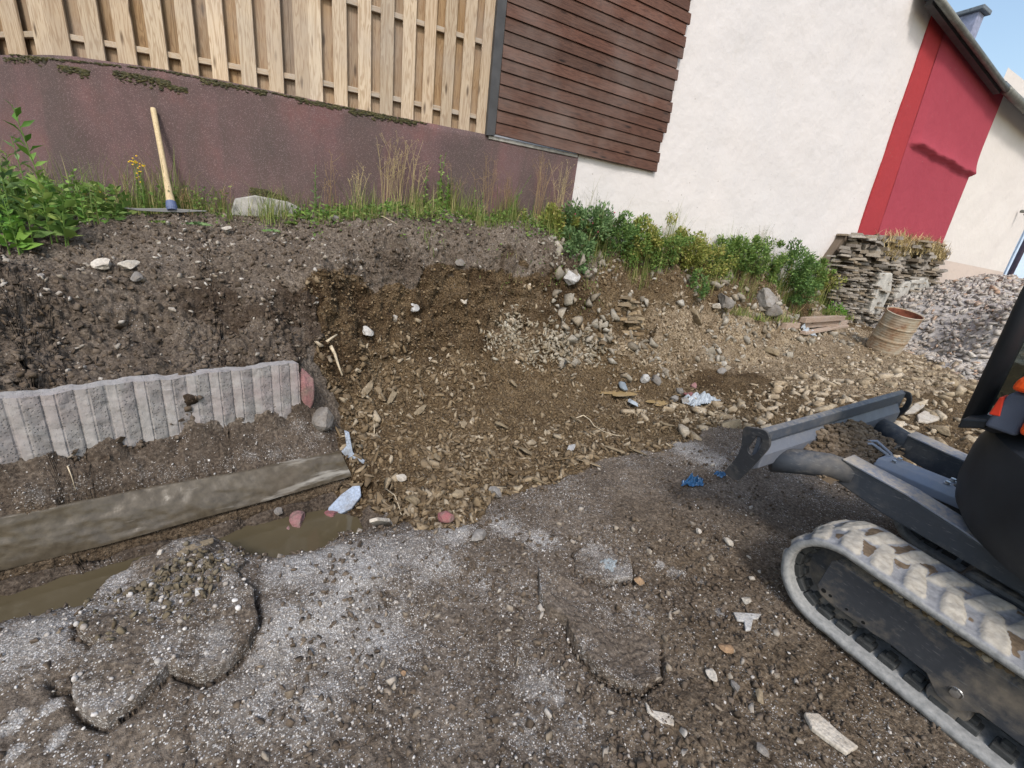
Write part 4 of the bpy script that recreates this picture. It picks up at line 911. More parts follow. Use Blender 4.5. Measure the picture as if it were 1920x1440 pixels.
for du in (0, .035): m.tube([(.70 + du, .60 - du * .5, .60), (.715 + du, .585, .665 + du * .3), (.74 + du, .54, .685 + du * .3), (.76 + du, .47, .655), (.77 + du * .4, .41, .60)], .008, 8)
m.build('hose', STEELL, ex, smooth=True, local=True)
m = MB(); m.lathe([(.014, 0), (.026, .0), (.026, .02), (.014, .02)], (.735, .155, .655), (0, .3, 1), 20); m.build('lifting_eye', STEELD, ex, local=True)
# upper structure: counterweight, bonnet, cab
cwp = [(0, .64), (.58, .64), (.625, .66), (.66, .71), (.68, .79), (.685, .95), (.683, 1.04), (.675, 1.06), (.60, 1.128), (.585, 1.135), (0, 1.14)]
m = MB(); m.lathe(cwp, (.73, -.50, 0), (0, 0, 1), 72); cwo = m.build('counterweight', PLAST, ex, smooth=True, local=True); cwo.data.set_sharp_from_angle(angle=rad(24))
for v_ in cwo.data.vertices:
    if v_.co.x > .50 and v_.co.z > .9: v_.co.z = .9 + (v_.co.z - .9) * max(0, 1 - (v_.co.x - .50) / .2)
def rbox(name, lo, hi, mat, bw=.02, parent=None, sh=0.):
    m = MB(); c = [(a + b) / 2 for a, b in zip(lo, hi)]; m.box(c, [b - a for a, b in zip(lo, hi)]); o = m.build(name, mat, parent or ex, local=True); bevel(o, bw, 4); return o
bon = MB(); bon.prism([(.30, .03, 1.11), (.30, .118, 1.11), (.30, .110, 1.225), (.30, .10, 1.262), (.30, .03, 1.275)], (.14, 0, 0)); bevel(bon.build('side_cover', GREYP, ex, local=True), .012, 3)
bon = MB(); bon.prism([(.297, .092, 1.165), (.297, .122, 1.160), (.297, .119, 1.235), (.297, .108, 1.24)], (.06, 0, 0)); bevel(bon.build('reflector', ORNR, ex, local=True), .004)
bon = MB(); bon.prism([(.27, -.9, 1.13), (.27, .028, 1.13), (.27, .034, 1.275), (.27, .104, 1.275), (.27, .098, 1.325), (.27, .03, 1.40), (.27, -.9, 1.46)], (.17, 0, 0)); bevel(bon.build('bonnet', ORNG, ex, local=True), .018, 3)
bon = MB(); bon.prism([(.34, .118, 1.09), (.34, .19, 1.055), (.34, .19, 1.10), (.34, .118, 1.13)], (.2, 0, 0)); bevel(bon.build('sill_cover', PLAST, ex, local=True), .008)
cabm = MB()
for (u_, v_) in ((.45, .180), (1.42, .180), (.45, -1.0), (1.42, -1.0)): cabm.tube([(u_, v_, 1.06), (u_, v_ + .03 * (v_ > 0), 1.6), (u_, v_ + .02 * (v_ > 0), 2.35)], .034, 12)
for a, b in (((.45, .175, 1.09), (.45, -1.0, 1.09)), ((.45, .205, 2.35), (1.42, .205, 2.35)), ((1.42, .205, 2.35), (1.42, -1, 2.35)), ((.45, .205, 2.35), (.45, -1, 2.35)), ((1.42, .18, .92), (1.42, -1, .92))): cabm.tube([a, b], .036, 10)
cab = cabm.build('cab_frame', PLAST, ex, smooth=True, local=True)
def m_glass():
    t = NT('cab_glass'); tr = t.n.new('ShaderNodeBsdfTransparent'); tr.inputs[0].default_value = (.80, .88, .86, 1); gl = t.n.new('ShaderNodeBsdfGlossy'); gl.inputs['Roughness'].default_value = .03
    mx = t.n.new('ShaderNodeMixShader'); fr = t.n.new('ShaderNodeFresnel'); fr.inputs[0].default_value = 1.3; t.l.new(fr.outputs[0], mx.inputs[0]); t.l.new(tr.outputs[0], mx.inputs[1]); t.l.new(gl.outputs[0], mx.inputs[2]); t.l.new(mx.outputs[0], t.n['Material Output'].inputs['Surface']); return t.m
GL = m_glass()
m = MB(); m.prism([(.445, .165, 1.11), (.445, -.98, 1.11), (.445, -.98, 2.33), (.445, .19, 2.33)], (.006, 0, 0)); m.build('window', GL, cab, local=True)
m = MB(); m.prism([(.48, .185, 1.11), (1.40, .185, 1.11), (1.40, .205, 2.33), (.48, .205, 2.33)], (0, .006, 0)); m.build('window', GL, cab, local=True)
m = MB(); m.box((.44, -.3, 1.125), (.012, .9, .012)); m.build('window_seal', plain('seal_grey', (.45, .46, .46), .7), cab, local=True)
# ------------------------------------------------------------------ loose material on the ground
gidx = np.arange(NC * NR).reshape(NC, NR); _A = np.zeros(NC * NR); _c4 = GV[gidx]; _ar = np.linalg.norm(np.cross(_c4[1:, :-1] - _c4[:-1, :-1], _c4[:-1, 1:] - _c4[:-1, :-1]), axis=2); _A[gidx[:-1, :-1].ravel()] = _ar.ravel()
_dist = np.linalg.norm(GV - C0, axis=1)
_ok = (GV[:, 1] < 5.0) & (GV[:, 0] < 14)
def hexchips(k=14, rs=np.random.default_rng(2)):
    T = []
    for _ in range(k):
        a = np.linspace(0, 2 * np.pi, 6, endpoint=False) + np.array([-.4, .4] * 3) * rs.uniform(.2, 1.1) + rs.uniform(-.2, .2, 6); r = rs.uniform(.62, 1.1, 6); P = np.c_[np.cos(a) * r, np.sin(a) * r * rs.uniform(.32, .8)]
        k2 = rs.uniform(.82, 1.0, (6, 1)); T.append(np.vstack([np.c_[P, -1 + rs.uniform(-.3, .3, 6)], np.c_[P * k2 + rs.uniform(-.1, .1, 2), 1 + rs.uniform(-.5, .3, 6)]]))
    F = [[0, 5, 4, 3], [0, 3, 2, 1], [6, 7, 8, 9], [6, 9, 10, 11]] + [[i, (i + 1) % 6, 6 + (i + 1) % 6, 6 + i] for i in range(6)]
    return T, np.array(F)
def balls(k=10, sub=1, rs=np.random.default_rng(4), jit=.22):
    bm = bmesh.new(); bmesh.ops.create_icosphere(bm, subdivisions=sub, radius=1); V = np.array([v.co[:] for v in bm.verts]); F = np.array([[v.index for v in f.verts] for f in bm.faces]); bm.free()
    return [V * (1 + rs.uniform(-jit, jit, (len(V), 1))) for _ in range(k)], F
def rotz_to(n, a):
    """rotation matrices whose z axis is n, spun by a"""
    n = n / np.linalg.norm(n, axis=1, keepdims=True); ref = np.where(np.abs(n[:, :1]) < .9, [[1.0, 0, 0]], [[0, 1.0, 0]])
    x = np.cross(ref, n); x /= np.linalg.norm(x, axis=1, keepdims=True); y = np.cross(n, x); c, s = np.cos(a)[:, None], np.sin(a)[:, None]
    return np.stack([x * c + y * s, -x * s + y * c, n], 2)
def place(tmpl, F, pos, nrm_, size, flat, tilt, rs, sink=.3):
    n = len(pos); R = rotz_to(nrm_ + rs.normal(0, tilt, (n, 3)), rs.random(n) * 6.28); pick = rs.integers(0, len(tmpl), n); Tm = np.array(tmpl)[pick]
    S = np.stack([size, size * rs.uniform(.6, 1.0, n), size * flat * rs.uniform(.6, 1.4, n)], 1)
    V = np.einsum('nij,nkj->nki', R, Tm * S[:, None]) + (pos + nrm_ * (S[:, 2:3] * (1 - 2 * sink)))[:, None]
    k = Tm.shape[1]; FF = (F[None] + (np.arange(n) * k)[:, None, None]).reshape(-1, F.shape[1])
    return V.reshape(-1, 3), FF
def sample(mask, n, rs, near=1.0):
    w = _A * mask * _ok / _dist ** near; return rs.choice(len(w), n, p=w / w.sum())
def strew(name, mask, n, smin, smax, flat, tilt, tm, mat, seed, near=1.0, power=2.2, smooth=False, sink=.3, kind='stuff'):
    rs = np.random.default_rng(seed); i = sample(mask, n, rs, near); size = smin + (smax - smin) * rs.random(n) ** power
    V, F = place(tm[0], tm[1], GV[i] + rs.normal(0, .004, (n, 3)), GN[i], size, flat, tilt, rs, sink)
    return tag(mesh(name, V, F, mat, smooth=smooth), kind=kind)
HX = hexchips(24); BL0 = balls(16, 1, jit=.42); BL1 = balls(10, 2, jit=.12)
nb = fbm(GV * 1.3 + 4, 3)
m_pit = ((rub > .5) & ~foot & (GV[:, 1] > .2)).astype(float)
talus = m_pit * (GV[:, 0] < 5) * (GV[:, 2] < .75)
pw = talus * np.clip(.5 + nb, .08, 1.5) * (1.05 - face)
strew('slate_rubble', pw, 9500, .005, .060, .17, .7, HX, M['chip'], 21, power=3.6, sink=.2)
strew('slate_rubble', m_pit * (tan < .4) * (GV[:, 2] >= .5) * (1.02 - face), 3000, .008, .05, .35, .8, HX, M['chip'], 22, power=3.2)
strew('slate_rubble', m_pit * (tan >= .3), 4200, .006, .05, .35, .5, HX, m_chip('tan_chip', [(.42, .34, .235), (.32, .245, .155), (.55, .48, .375), (.25, .19, .12), (.46, .39, .30), (.60, .54, .46)]), 23, power=3.2, near=.6)
strew('slate_rubble', m_pit * (GV[:, 0] > 3.2) * (GV[:, 1] < 3.2), 2200, .02, .12, .32, .35, HX, m_chip('tan_slab', [(.42, .35, .25), (.30, .235, .155), (.52, .45, .35), (.37, .29, .195)]), 24, power=3.0, near=.8)
strew('crumbled_earth', (rub < .5) * (block | ((GV[:, 1] > 3.4) & (GV[:, 2] > 1.0))), 15000, .004, .024, .7, .8, HX, M['chip_dark'], 25, power=2.8)
strew('crumbled_earth', m_pit * (steep < .8), 8000, .004, .020, .7, .8, HX, m_chip('brown_clod', [(.10, .07, .042), (.15, .108, .066), (.19, .145, .095), (.12, .088, .058)]), 26, power=2.6)
strew('crumbled_earth', m_pit * (GV[:, 0] < 5), 16000, .003, .016, .6, .9, HX, m_chip('pit_crumb', [(.075, .05, .027), (.15, .103, .056), (.24, .172, .098), (.115, .08, .044), (.32, .24, .145), (.05, .034, .019)]), 46, power=2.2, sink=.1)
fz = fore * np.clip(.35 + nb + blobs(GV, [(1430, 1300, .5, 1.2), (1250, 1380, .4, 1.), (1350, 1050, .45, .9), (330, 1110, .18, 1.2), (1180, 1000, .3, .8), (1000, 1100, .4, .4)]), .05, 2)
strew('crumbled_earth', fz, 11000, .002, .017, .7, .8, HX, M['chip_dark'], 27, near=1.6, power=2.4)
strew('gravel', fore * np.clip(white * 1.3 + nb * .6, .02, 2), 9000, .0018, .0075, .7, .6, BL0, M['chip_white'], 28, near=1.8, power=2.6)
strew('gravel', fz, 1100, .006, .026, .5, .5, HX, m_chip('mixed_stone', [(.20, .165, .125), (.34, .30, .25), (.14, .11, .08), (.46, .43, .39), (.25, .2, .15)]), 29, near=1.4, power=3)
strew('gravel', trench * ~foot * (GV[:, 2] > -.05), 700, .002, .008, .6, .6, HX, M['chip_white'], 30, near=1, power=2.8)
top = ((GV[:, 1] > 3.3) & (GV[:, 2] > .95) & (GV[:, 0] < 4.5)).astype(float)
strew('gravel', top * (rub < .5) + .4 * block, 2400, .004, .028, .45, .5, HX, m_chip('pale_chip', [(.34, .31, .27), (.46, .43, .39), (.26, .22, .17), (.56, .53, .49)]), 31, near=.8, power=2.6)
# muddy water in the trench and the small puddles
def m_water(name, c, rough=.06):
    t = NT(name); n = t.noise(3, 4, .6); t.out(t.mix(n, c, tuple(x * .7 for x in c)), rough, 0, .5); t.bump(t.noise(30, 2), .03, .002); return t.m
wp = [(-2.6, 1.9), (-1.6, 1.86)] + [tuple(p) for p in _EX[2:]] + [(.3, 2.4), (.1, 2.55), (-.6, 2.5), (-1.4, 2.3), (-2.6, 2.0)]
tag(mesh('water', [(x, y, -.205) for x, y in wp], [list(range(len(wp)))], m_water('muddy_water', (.105, .085, .05))), kind='structure')
for k, (px, py, a, b, dz) in enumerate([(1165, 738, .28, .10, .012), (1235, 755, .16, .09, .006)]):
    c = hit(px, py); z = c[2] + dz; n = 30; ph = np.linspace(0, 2 * np.pi, n, endpoint=False); r = 1 + .25 * np.sin(ph * 3 + k) + .15 * np.sin(ph * 5)
    tag(mesh('puddle_water', [(c[0] + a * q * math.cos(t), c[1] + b * q * math.sin(t), z) for t, q in zip(ph, r)], [list(range(n))], m_water('ochre_water', (.40, .285, .14), .12)), kind='structure')

# ------------------------------------------------------------------ broken slabs of the old yard surface
def pts_rim(px):
    q = np.array([onZ(p[0], p[1], .02)[:2] for p in px]); return q[10:28] if len(q) > 20 else q
def slab(name, px, label, rise, thick, wt, dome=0., group='broken slabs of yard surface', clod=.01, tl=(0, 0)):
    poly = [onZ(p[0], p[1], .02) for p in px]; poly = np.array([(p[0], p[1]) for p in poly]); c = poly.mean(0)
    # ragged outline
    pts = []
    for a, b in zip(poly, np.roll(poly, -1, 0)):
        k = max(2, int(np.linalg.norm(b - a) / .008))
        for t in np.arange(k) / k: pts.append(a + (b - a) * t)
    pts = np.array(pts); w = fbm(np.c_[pts * 13, np.zeros(len(pts))], 4) * .008; d = pts - c; pts = pts + d / np.linalg.norm(d, axis=1, keepdims=True) * w[:, None]
    bm = bmesh.new(); vs = [bm.verts.new((x, y, 0)) for x, y in pts]; bm.faces.new(vs)
    for ax in (0, 1):
        for q in np.arange(pts[:, ax].min(), pts[:, ax].max(), .007):
            no = [0, 0, 0]; no[ax] = 1; co = [0, 0, 0]; co[ax] = q
            bmesh.ops.bisect_plane(bm, geom=bm.verts[:] + bm.edges[:] + bm.faces[:], plane_co=co, plane_no=no)
    bmesh.ops.triangulate(bm, faces=[f for f in bm.faces if len(f.verts) > 4])
    P_ = np.array([v.co[:] for v in bm.verts]); de = _dline(P_[:, 0], P_[:, 1], np.vstack([pts, pts[:1]]))
    zt = height(P_[:, 0], P_[:, 1]); zs_ = np.median(height(pts[:, 0], pts[:, 1])); zt = np.maximum(zt, -.012)
    q3 = np.c_[P_[:, :2], zt]; nz = .010 * fbm(q3 * 8, 4) + .006 * fbm(q3 * 40, 2) + clod * (clods(q3 * 30, .25, .7) - .2) * np.clip(de / .05, 0, 1)
    rim = pts_rim(px); dr_ = _dline(P_[:, 0], P_[:, 1], rim); rise = rise * (.25 + .75 * np.exp(-dr_ / .14)); zt = zt + rise + nz + dome * np.clip(de / .12, 0, 1) ** .7 + (P_[:, 0] - c[0]) * tl[0] + (P_[:, 1] - c[1]) * tl[1] - .006 * (1 - np.clip(de / .012, 0, 1)) ** 2
    for v, z in zip(bm.verts, zt): v.co.z = z
    r = bmesh.ops.extrude_face_region(bm, geom=bm.faces[:]); ex_ = [v for v in r['geom'] if isinstance(v, bmesh.types.BMVert)]
    for v in ex_: v.co.z += .0
    for v in [v for v in bm.verts if v not in set(ex_)]: v.co.z -= thick
    bmesh.ops.recalc_face_normals(bm, faces=bm.faces[:])
    me = bpy.data.meshes.new(name); bm.to_mesh(me); bm.free(); me.materials.append(M['soil'])
    co = np.array([v.co[:] for v in me.vertices]); de = _dline(co[:, 0], co[:, 1], np.vstack([pts, pts[:1]]))
    ca = np.zeros((len(co), 4)); ca[:, 0] = np.clip(wt + .45 * fbm(co * 6, 3), 0, 1); ca[:, 1] = .1; a = me.attributes.new('zone', 'FLOAT_COLOR', 'POINT'); a.data.foreach_set('color', ca.astype(np.float32).ravel())
    o = bpy.data.objects.new(name, me); col.objects.link(o); return tag(o, label, 'slab', group)
slab('broken_slab', SLABS[0], 'large broken yard slab with a raised ragged rim beside the water trench', .040, .05, .42, dome=.004, clod=.012)
slab('broken_slab', SLABS[1], 'tilted broken slab with a dark crack in the middle of the yard', .036, .06, .25, clod=.01, tl=(-.14, .03))
slab('broken_slab', SLABS[2], 'small raised slab lump with grey plastic poking out', .02, .045, .6, clod=.015)
slab('broken_slab', SLABS[3], 'tiny slab fragment left of the large broken slab', .006, .03, .2, clod=.004)

# ------------------------------------------------------------------ named stones, litter, tools
def scale_at(p):
    v = p - C0; dpt = v @ RC[:, 2]; return dpt * math.sqrt(dpt / np.linalg.norm(v)) / FPX          # metres per pixel there
def rock_mesh(seed, cuts=9, flat=1.0, sub=3, amp=.05):
    rs = np.random.default_rng(seed); bm = bmesh.new(); bmesh.ops.create_icosphere(bm, subdivisions=sub, radius=1); V = np.array([v.co[:] for v in bm.verts]); F = [[v.index for v in f.verts] for f in bm.faces]; bm.free()
    for _ in range(cuts):
        n = rs.normal(size=3); n /= np.linalg.norm(n); d = rs.uniform(.45, .8); k = V @ n - d; V = V - np.outer(np.maximum(k, 0), n)
    V /= np.abs(V).max(0); V += fbm(V * 2.1 + seed, 3)[:, None] * V * amp * 2; return V, F
_n = [0]
def rock(px, py, L, Wd, Hh, ang, mat, label, group=None, name='stone', cat='stone', at=None, cuts=9, sink=.25, tilt=0., amp=.05):
    """L, Wd, Hh as sizes in photo pixels at that spot, turned into metres there"""
    _n[0] += 1; p = hit(px, py) if at is None else np.array(at); s = scale_at(p) / 2
    V, F = rock_mesh(_n[0] * 13 + 1, cuts, amp=amp); a = rad(ang); n = nrm(p[0], p[1]) if at is None else UP
    n = n + np.array([0, 0, .6]); n /= np.linalg.norm(n); R = rotz_to(n[None] + np.array([[math.cos(a) * tilt, math.sin(a) * tilt, 0]]), np.array([a]))[0]
    V = (V * np.array([L, Wd, Hh]) * s) @ R.T + n * Hh * s * (1 - 2 * sink)
    o = mesh(name, V, F, mat, smooth=False); o.location = p + [0, 0, .012]; return tag(o, label, cat, group)
def flatstone(px, py, poly, th, mat, label, cat='stone', name='stone', group=None, lift=.012):
    """a flat shard whose outline is set out on the ground"""
    P_ = np.array([hit(*q) for q in poly]); c = P_.mean(0); n = nrm(c[0], c[1], .08); P_ = P_ - np.outer((P_ - c) @ n, n)
    w = (P_ - c); m = MB(); m.prism([tuple(q) for q in w - n * th * .3 + n * lift], tuple(n * th)); o = m.build(name, mat); o.location = c; bevel(o, th * .25, 2)
    return tag(o, label, cat, group)
GP = 'loose stones on the dig'
RT, RP, RG, RR, RO = M['rock_tan'], M['rock_pale'], M['rock_grey'], M['rock_red'], M['rock_orange']
rock(195, 503, 56, 40, 20, 10, RP, 'larger pale tan stone of the pair on the dark earth bank', GP)
rock(243, 502, 42, 30, 16, -10, RP, 'smaller pale stone touching the larger one on the dark bank', GP)
rock(255, 524, 42, 24, 9, 8, RG, 'flat grey stone just below the pale pair on the bank', GP)
rock(1068, 527, 30, 34, 28, 30, M['white_lump'], 'white wrapped lump hanging in the roots under the bushes', None, 'white_lump', 'rubble lump', cuts=14)
rock(628, 416, 24, 18, 14, 0, RG, 'grey stone lying in the weeds below the mossy wall', GP)
rock(425, 434, 34, 20, 12, 0, RP, 'pale greenish stone in the weeds right of the pickaxe', GP)
rock(560, 986, 52, 34, 34, 20, RR, 'red and grey concrete chunk lying in the trench mud', None, 'concrete_chunk', 'concrete chunk')
rock(545, 1000, 46, 30, 18, 10, RR, 'darker wet red chunk half sunk beside the trench puddle', None, 'concrete_chunk', 'concrete chunk')
rock(836, 977, 36, 32, 26, 15, RR, 'bright pink concrete lump on the edge of the pit', None, 'concrete_chunk', 'concrete chunk')
rock(522, 964, 20, 16, 14, 0, RG, 'small grey stone behind the red chunk in the trench', GP)
rock(928, 930, 24, 36, 22, 80, RG, 'upright grey block at the lower edge of the rubble', GP)
rock(898, 1010, 46, 24, 18, -50, RG, 'oblong grey stone lying right of the pink lump', GP)
rock(752, 900, 26, 18, 12, 20, RP, 'pale triangular stone in the lower left of the rubble', GP)
rock(775, 943, 40, 22, 14, 15, RT, 'tan slab edge low in the rubble above the yard', GP)
rock(1445, 665, 34, 22, 18, 0, RT, 'rounded brown stone alone on the tan slope', GP)
flatstone(735, 985, [(695, 998), (716, 980), (738, 976), (733, 988), (712, 998)], .02, RP, 'pale split stone at the left foot of the rubble', group=GP)
flatstone(1740, 790, [(1718, 782), (1735, 772), (1756, 778), (1760, 790), (1738, 796), (1720, 793)], .03, RP, 'whitish angular slab beyond the blade nearest the cab', group=GP)
flatstone(1716, 766, [(1695, 778), (1715, 760), (1737, 755), (1730, 768), (1712, 778)], .03, RP, 'pale triangular slab just right of the blade tip', group=GP)
rock(1762, 812, 50, 30, 18, -20, RT, 'brown wedge stone beside the counterweight', GP)
rock(1690, 800, 22, 14, 12, 0, RP, 'small pale stone between the blade tip and white slab', GP)
rock(1398, 1131, 22, 22, 12, 20, RP, 'white five-sided pebble in the yard left of the track', GP)
flatstone(1395, 1168, [(1373, 1153), (1426, 1156), (1420, 1164), (1410, 1166), (1406, 1186), (1396, 1188), (1393, 1170), (1380, 1168)], .012, M['white_lump'], 'white T-shaped shard in the yard left of the track', 'shard', 'shard')
flatstone(1235, 1348, [(1208, 1322), (1222, 1338), (1245, 1342), (1262, 1350), (1262, 1366), (1240, 1364), (1212, 1340)], .012, RP, 'long white shard near the bottom of the yard', 'shard', 'shard')
flatstone(1552, 1380, [(1504, 1343), (1530, 1345), (1575, 1385), (1606, 1408), (1584, 1420), (1548, 1396), (1518, 1372)], .022, RP, 'long pale slate shard lying near the lower track end', 'shard', 'shard')
rock(1333, 1270, 22, 34, 14, 70, RP, 'upright pale oblong pebble in the lower yard', GP)
rock(1378, 1293, 30, 20, 12, -35, RG, 'grey oblong stone right of the pale oblong pebble', GP)
rock(1423, 1308, 44, 18, 12, -50, RT, 'brown stick-shaped stone in the lower right yard', GP)
rock(1425, 1412, 30, 24, 16, 0, RG, 'grey stone at the bottom edge below the track', GP)
rock(372, 1120, 26, 22, 20, 0, M['white_lump'], 'round white pebble on the large broken slab', GP)
rock(303, 1043, 16, 14, 14, 0, RP, 'pale round pebble on the far rim of the large slab', GP)
rock(284, 1155, 15, 14, 14, 0, RG, 'small grey pebble in the middle of the large slab', GP)
rock(328, 1155, 18, 12, 10, 0, M['white_lump'], 'small white chip beside pebbles on the large slab', GP)
flatstone(445, 1112, [(428, 1118), (440, 1108), (462, 1106), (456, 1116), (440, 1120)], .015, RP, 'pale flake at the right rim of the large slab', 'shard', 'shard')
flatstone(347, 1030, [(330, 1046), (352, 1026), (398, 1018), (400, 1024), (360, 1036), (338, 1048)], .012, RT, 'curved brown splinter on top of the large slab', 'shard', 'shard')
rock(755, 1267, 14, 14, 10, 0, RO, 'small round orange pebble on the grit', GP)
rock(1197, 1094, 22, 22, 14, 10, RO, 'orange brick bit right of the grey plastic', GP, 'brick_bit', 'brick bit')
rock(1362, 1222, 34, 26, 14, 0, RO, 'larger flat orange stained stone left of the track', GP, 'stone')
rock(1365, 1022, 24, 14, 12, -15, RP, 'pinkish pebble left of the track front', GP)
rock(1308, 1001, 18, 12, 10, -30, RP, 'small pale pebble on the dark yard', GP)
rock(1352, 700, 16, 20, 14, 0, RG, 'grey stone in the wheel rut of the slope', GP)
rock(1206, 717, 20, 18, 22, 0, M['white_lump'], 'white block at the ochre puddle', None, 'concrete_chunk', 'concrete chunk')
rock(1228, 718, 26, 20, 18, 0, RG, 'grey block right of the white one at the puddle', GP)
rock(1168, 727, 26, 18, 14, 0, plain('blue_slate', (.16, .19, .22), .6, var=.3), 'bluish slate stone standing in the ochre puddle', GP)
rock(1185, 758, 30, 16, 10, 10, plain('pale_blue_slate', (.34, .38, .42), .6, var=.3), 'pale bluish flat stone in front of the puddle', GP)
rock(1355, 570, 40, 30, 30, 0, RG, 'big lichen-grey boulder in the bank above the planks', GP, 'boulder', 'boulder')
rock(1430, 565, 44, 38, 34, 20, RG, 'largest pale boulder in the bank under the bushes', GP, 'boulder', 'boulder')
rock(1445, 590, 36, 30, 28, 0, RG, 'grey boulder below the largest pale one in the bank', GP, 'boulder', 'boulder')
rock(1545, 565, 44, 30, 30, 0, RG, 'grey boulder at the foot of the ruined slate wall', GP, 'boulder', 'boulder')
rock(1340, 578, 18, 18, 18, 0, RP, 'square pale stone stuck in the middle of the bank', GP)
rock(1300, 600, 50, 30, 20, -20, RT, 'tan weathered rock low in the bank', GP, 'boulder', 'boulder')
rock(1180, 575, 36, 24, 22, 0, RT, 'brown layered rock above the dark hollow', GP, 'boulder', 'boulder')
rock(1190, 600, 60, 26, 24, 10, RT, 'broad brown layered rock beside the dark hollow', GP, 'boulder', 'boulder')
rock(870, 563, 16, 26, 8, 80, RP, 'pale shard sticking out of the cut face', GP)
rock(775, 578, 30, 20, 14, 0, M['white_lump'], 'chalky white lump in the cut face', None, 'rubble lump', 'rubble lump')
rock(740, 600, 18, 16, 10, 0, RP, 'pale stone below the chalky lump', GP)
rock(688, 625, 24, 20, 12, 30, M['white_lump'], 'white chip at the left end of the cut face', GP)
rock(862, 495, 18, 20, 8, 0, RG, 'round grey stone at the rim of the cut', GP)
rock(1040, 745, 14, 10, 8, 0, RT, 'tan stone in the upper rubble', GP)
flatstone(1071, 840, [(1062, 850), (1066, 838), (1080, 836), (1076, 846)], .012, M['white_lump'], 'white paper-like chip on the brown rubble', 'shard', 'shard')
for k, (px, py, L, Wd, a, lb) in enumerate([(690, 730, 60, 14, -40, 'dark slate plank leaning at the left edge of the rubble'), (735, 745, 48, 12, -35, 'thin slate plank right of the leaning dark one'), (790, 770, 46, 12, -50, 'slate splinter in the middle left of the rubble'), (905, 880, 28, 18, 20, 'broken slate piece low in the rubble'), (940, 800, 30, 18, 35, 'tan slate piece in the centre of the rubble'), (985, 850, 32, 20, 10, 'square slate piece below the rubble centre'), (1100, 870, 60, 14, 30, 'long slate piece along the yard edge'), (1150, 845, 50, 14, 25, 'flat slate piece at the ridge of the yard edge'), (860, 930, 30, 20, -60, 'upright dark slate at the rubble foot'), (1010, 905, 46, 10, 35, 'thin slate strip pointing up from the ridge'), (1080, 790, 34, 16, 10, 'flat slate near the pale root'), (870, 800, 26, 16, -30, 'brown slate chip in the middle rubble'), (820, 860, 30, 18, 0, 'brown slate chip in the lower middle rubble'), (960, 720, 26, 16, 20, 'small slate under the cut face'), (1250, 800, 44, 16, 15, 'slate slab beside the blue-white plastic'), (1195, 850, 44, 14, 20, 'slate slab at the end of the ridge')]):
    rock(px, py, L, Wd, Wd * .38, a, RT, lb, 'slate pieces in the rubble', 'slate_piece', 'slate', tilt=.5, cuts=12)
# crumbs and pebbles on the big slab and in the bank
sv = np.array([v.co[:] for v in bpy.data.objects['broken_slab'].data.vertices]); sv = sv[sv[:, 2] > np.median(sv[:, 2]) - .01]; c_ = onZ(330, 1115, .05)
rs = np.random.default_rng(90); w = np.exp(-((sv[:, :2] - c_[:2]) ** 2).sum(1) / .16 ** 2); i = rs.choice(len(sv), 700, p=w / w.sum()); nn = np.tile(UP, (700, 1))
V, F = place(HX[0], HX[1], sv[i], nn, .003 + .015 * rs.random(700) ** 2.5, .8, .6, rs, .2); tag(mesh('crumbled_earth', V, F, m_chip('olive_clod', [(.12, .10, .065), (.17, .145, .10), (.09, .073, .048), (.22, .195, .145)])), kind='stuff')
i = rs.choice(len(sv), 260); V, F = place(BL1[0], BL1[1], sv[i], np.tile(UP, (260, 1)), .002 + .010 * rs.random(260) ** 2.5, .75, .3, rs, .2); tag(mesh('gravel', V, F, M['chip_white'], smooth=True), kind='stuff')
bankm = ((GV[:, 0] > 2.6) & (GV[:, 1] > 3.7) & (GV[:, 0] < 10)).astype(float)
strew('bank_rubble', bankm * np.clip(.5 + nb, .05, 2), 1100, .012, .10, .45, .6, HX, m_chip('bank_stone', [(.26, .235, .19), (.36, .335, .285), (.18, .155, .12), (.44, .42, .375), (.30, .25, .185)]), 41, power=3.0, near=.3)
# bigger shards at the foot of the rubble, layered beds in the cut
strew('slate_rubble', talus * blobs(GV, [(780, 940, .45, 1), (700, 880, .35, .8), (900, 910, .4, 1), (1010, 880, .4, .8), (720, 760, .3, .8), (1150, 830, .35, .7), (1300, 780, .5, .7)]), 420, .02, .075, .16, .8, HX, M['chip'], 43, power=2.0, sink=.1)
strew('slate_rubble', m_pit * blobs(GV, [(960, 615, .16, .8), (1040, 645, .2, 1), (1110, 650, .16, .9), (1000, 665, .15, .7), (930, 640, .12, .6)]), 900, .012, .05, .30, .25, HX, m_chip('pale_bed', [(.30, .26, .19), (.38, .34, .27), (.22, .18, .12), (.44, .41, .34), (.16, .125, .085)]), 44, power=2.0, near=0, sink=.1)
def ledge(px, py, w, n, label, seed):
    c = hit(px, py); rs = np.random.default_rng(seed); V = []; F = []; s = scale_at(c)
    for k in range(n):
        z = (k / n - .5) * w * .8; L = rs.uniform(.3, 1.) * w * .5; ax = np.array([[1, .2, rs.normal(0, .12)], [-.2, 1, rs.normal(0, .1)], [0.05, -.05, 1]]); p = c + np.array([rs.normal(0, w * .22), rs.uniform(-.05, .12), z + .02]); slabstone(V, F, p, (L * .6, rs.uniform(.05, .14), rs.uniform(.008, .024)), ax, rs)
    o = mesh('rock_ledge', np.array(V) - c, F, m_chip('ledge_slate', [(.20, .14, .08), (.30, .22, .13), (.38, .32, .23), (.14, .10, .06), (.26, .21, .15)])); o.location = c; return tag(o, label, 'rock ledge', 'rock ledges in the cut')
ledge(1185, 580, .34, 26, 'upper layered slate ledge beside the dark hollow of the cut', 3)
ledge(1185, 615, .42, 30, 'lower layered slate ledge above the dark hollow of the cut', 4)
ledge(1120, 640, .2, 14, 'small layered ledge left of the dark hollow', 5)
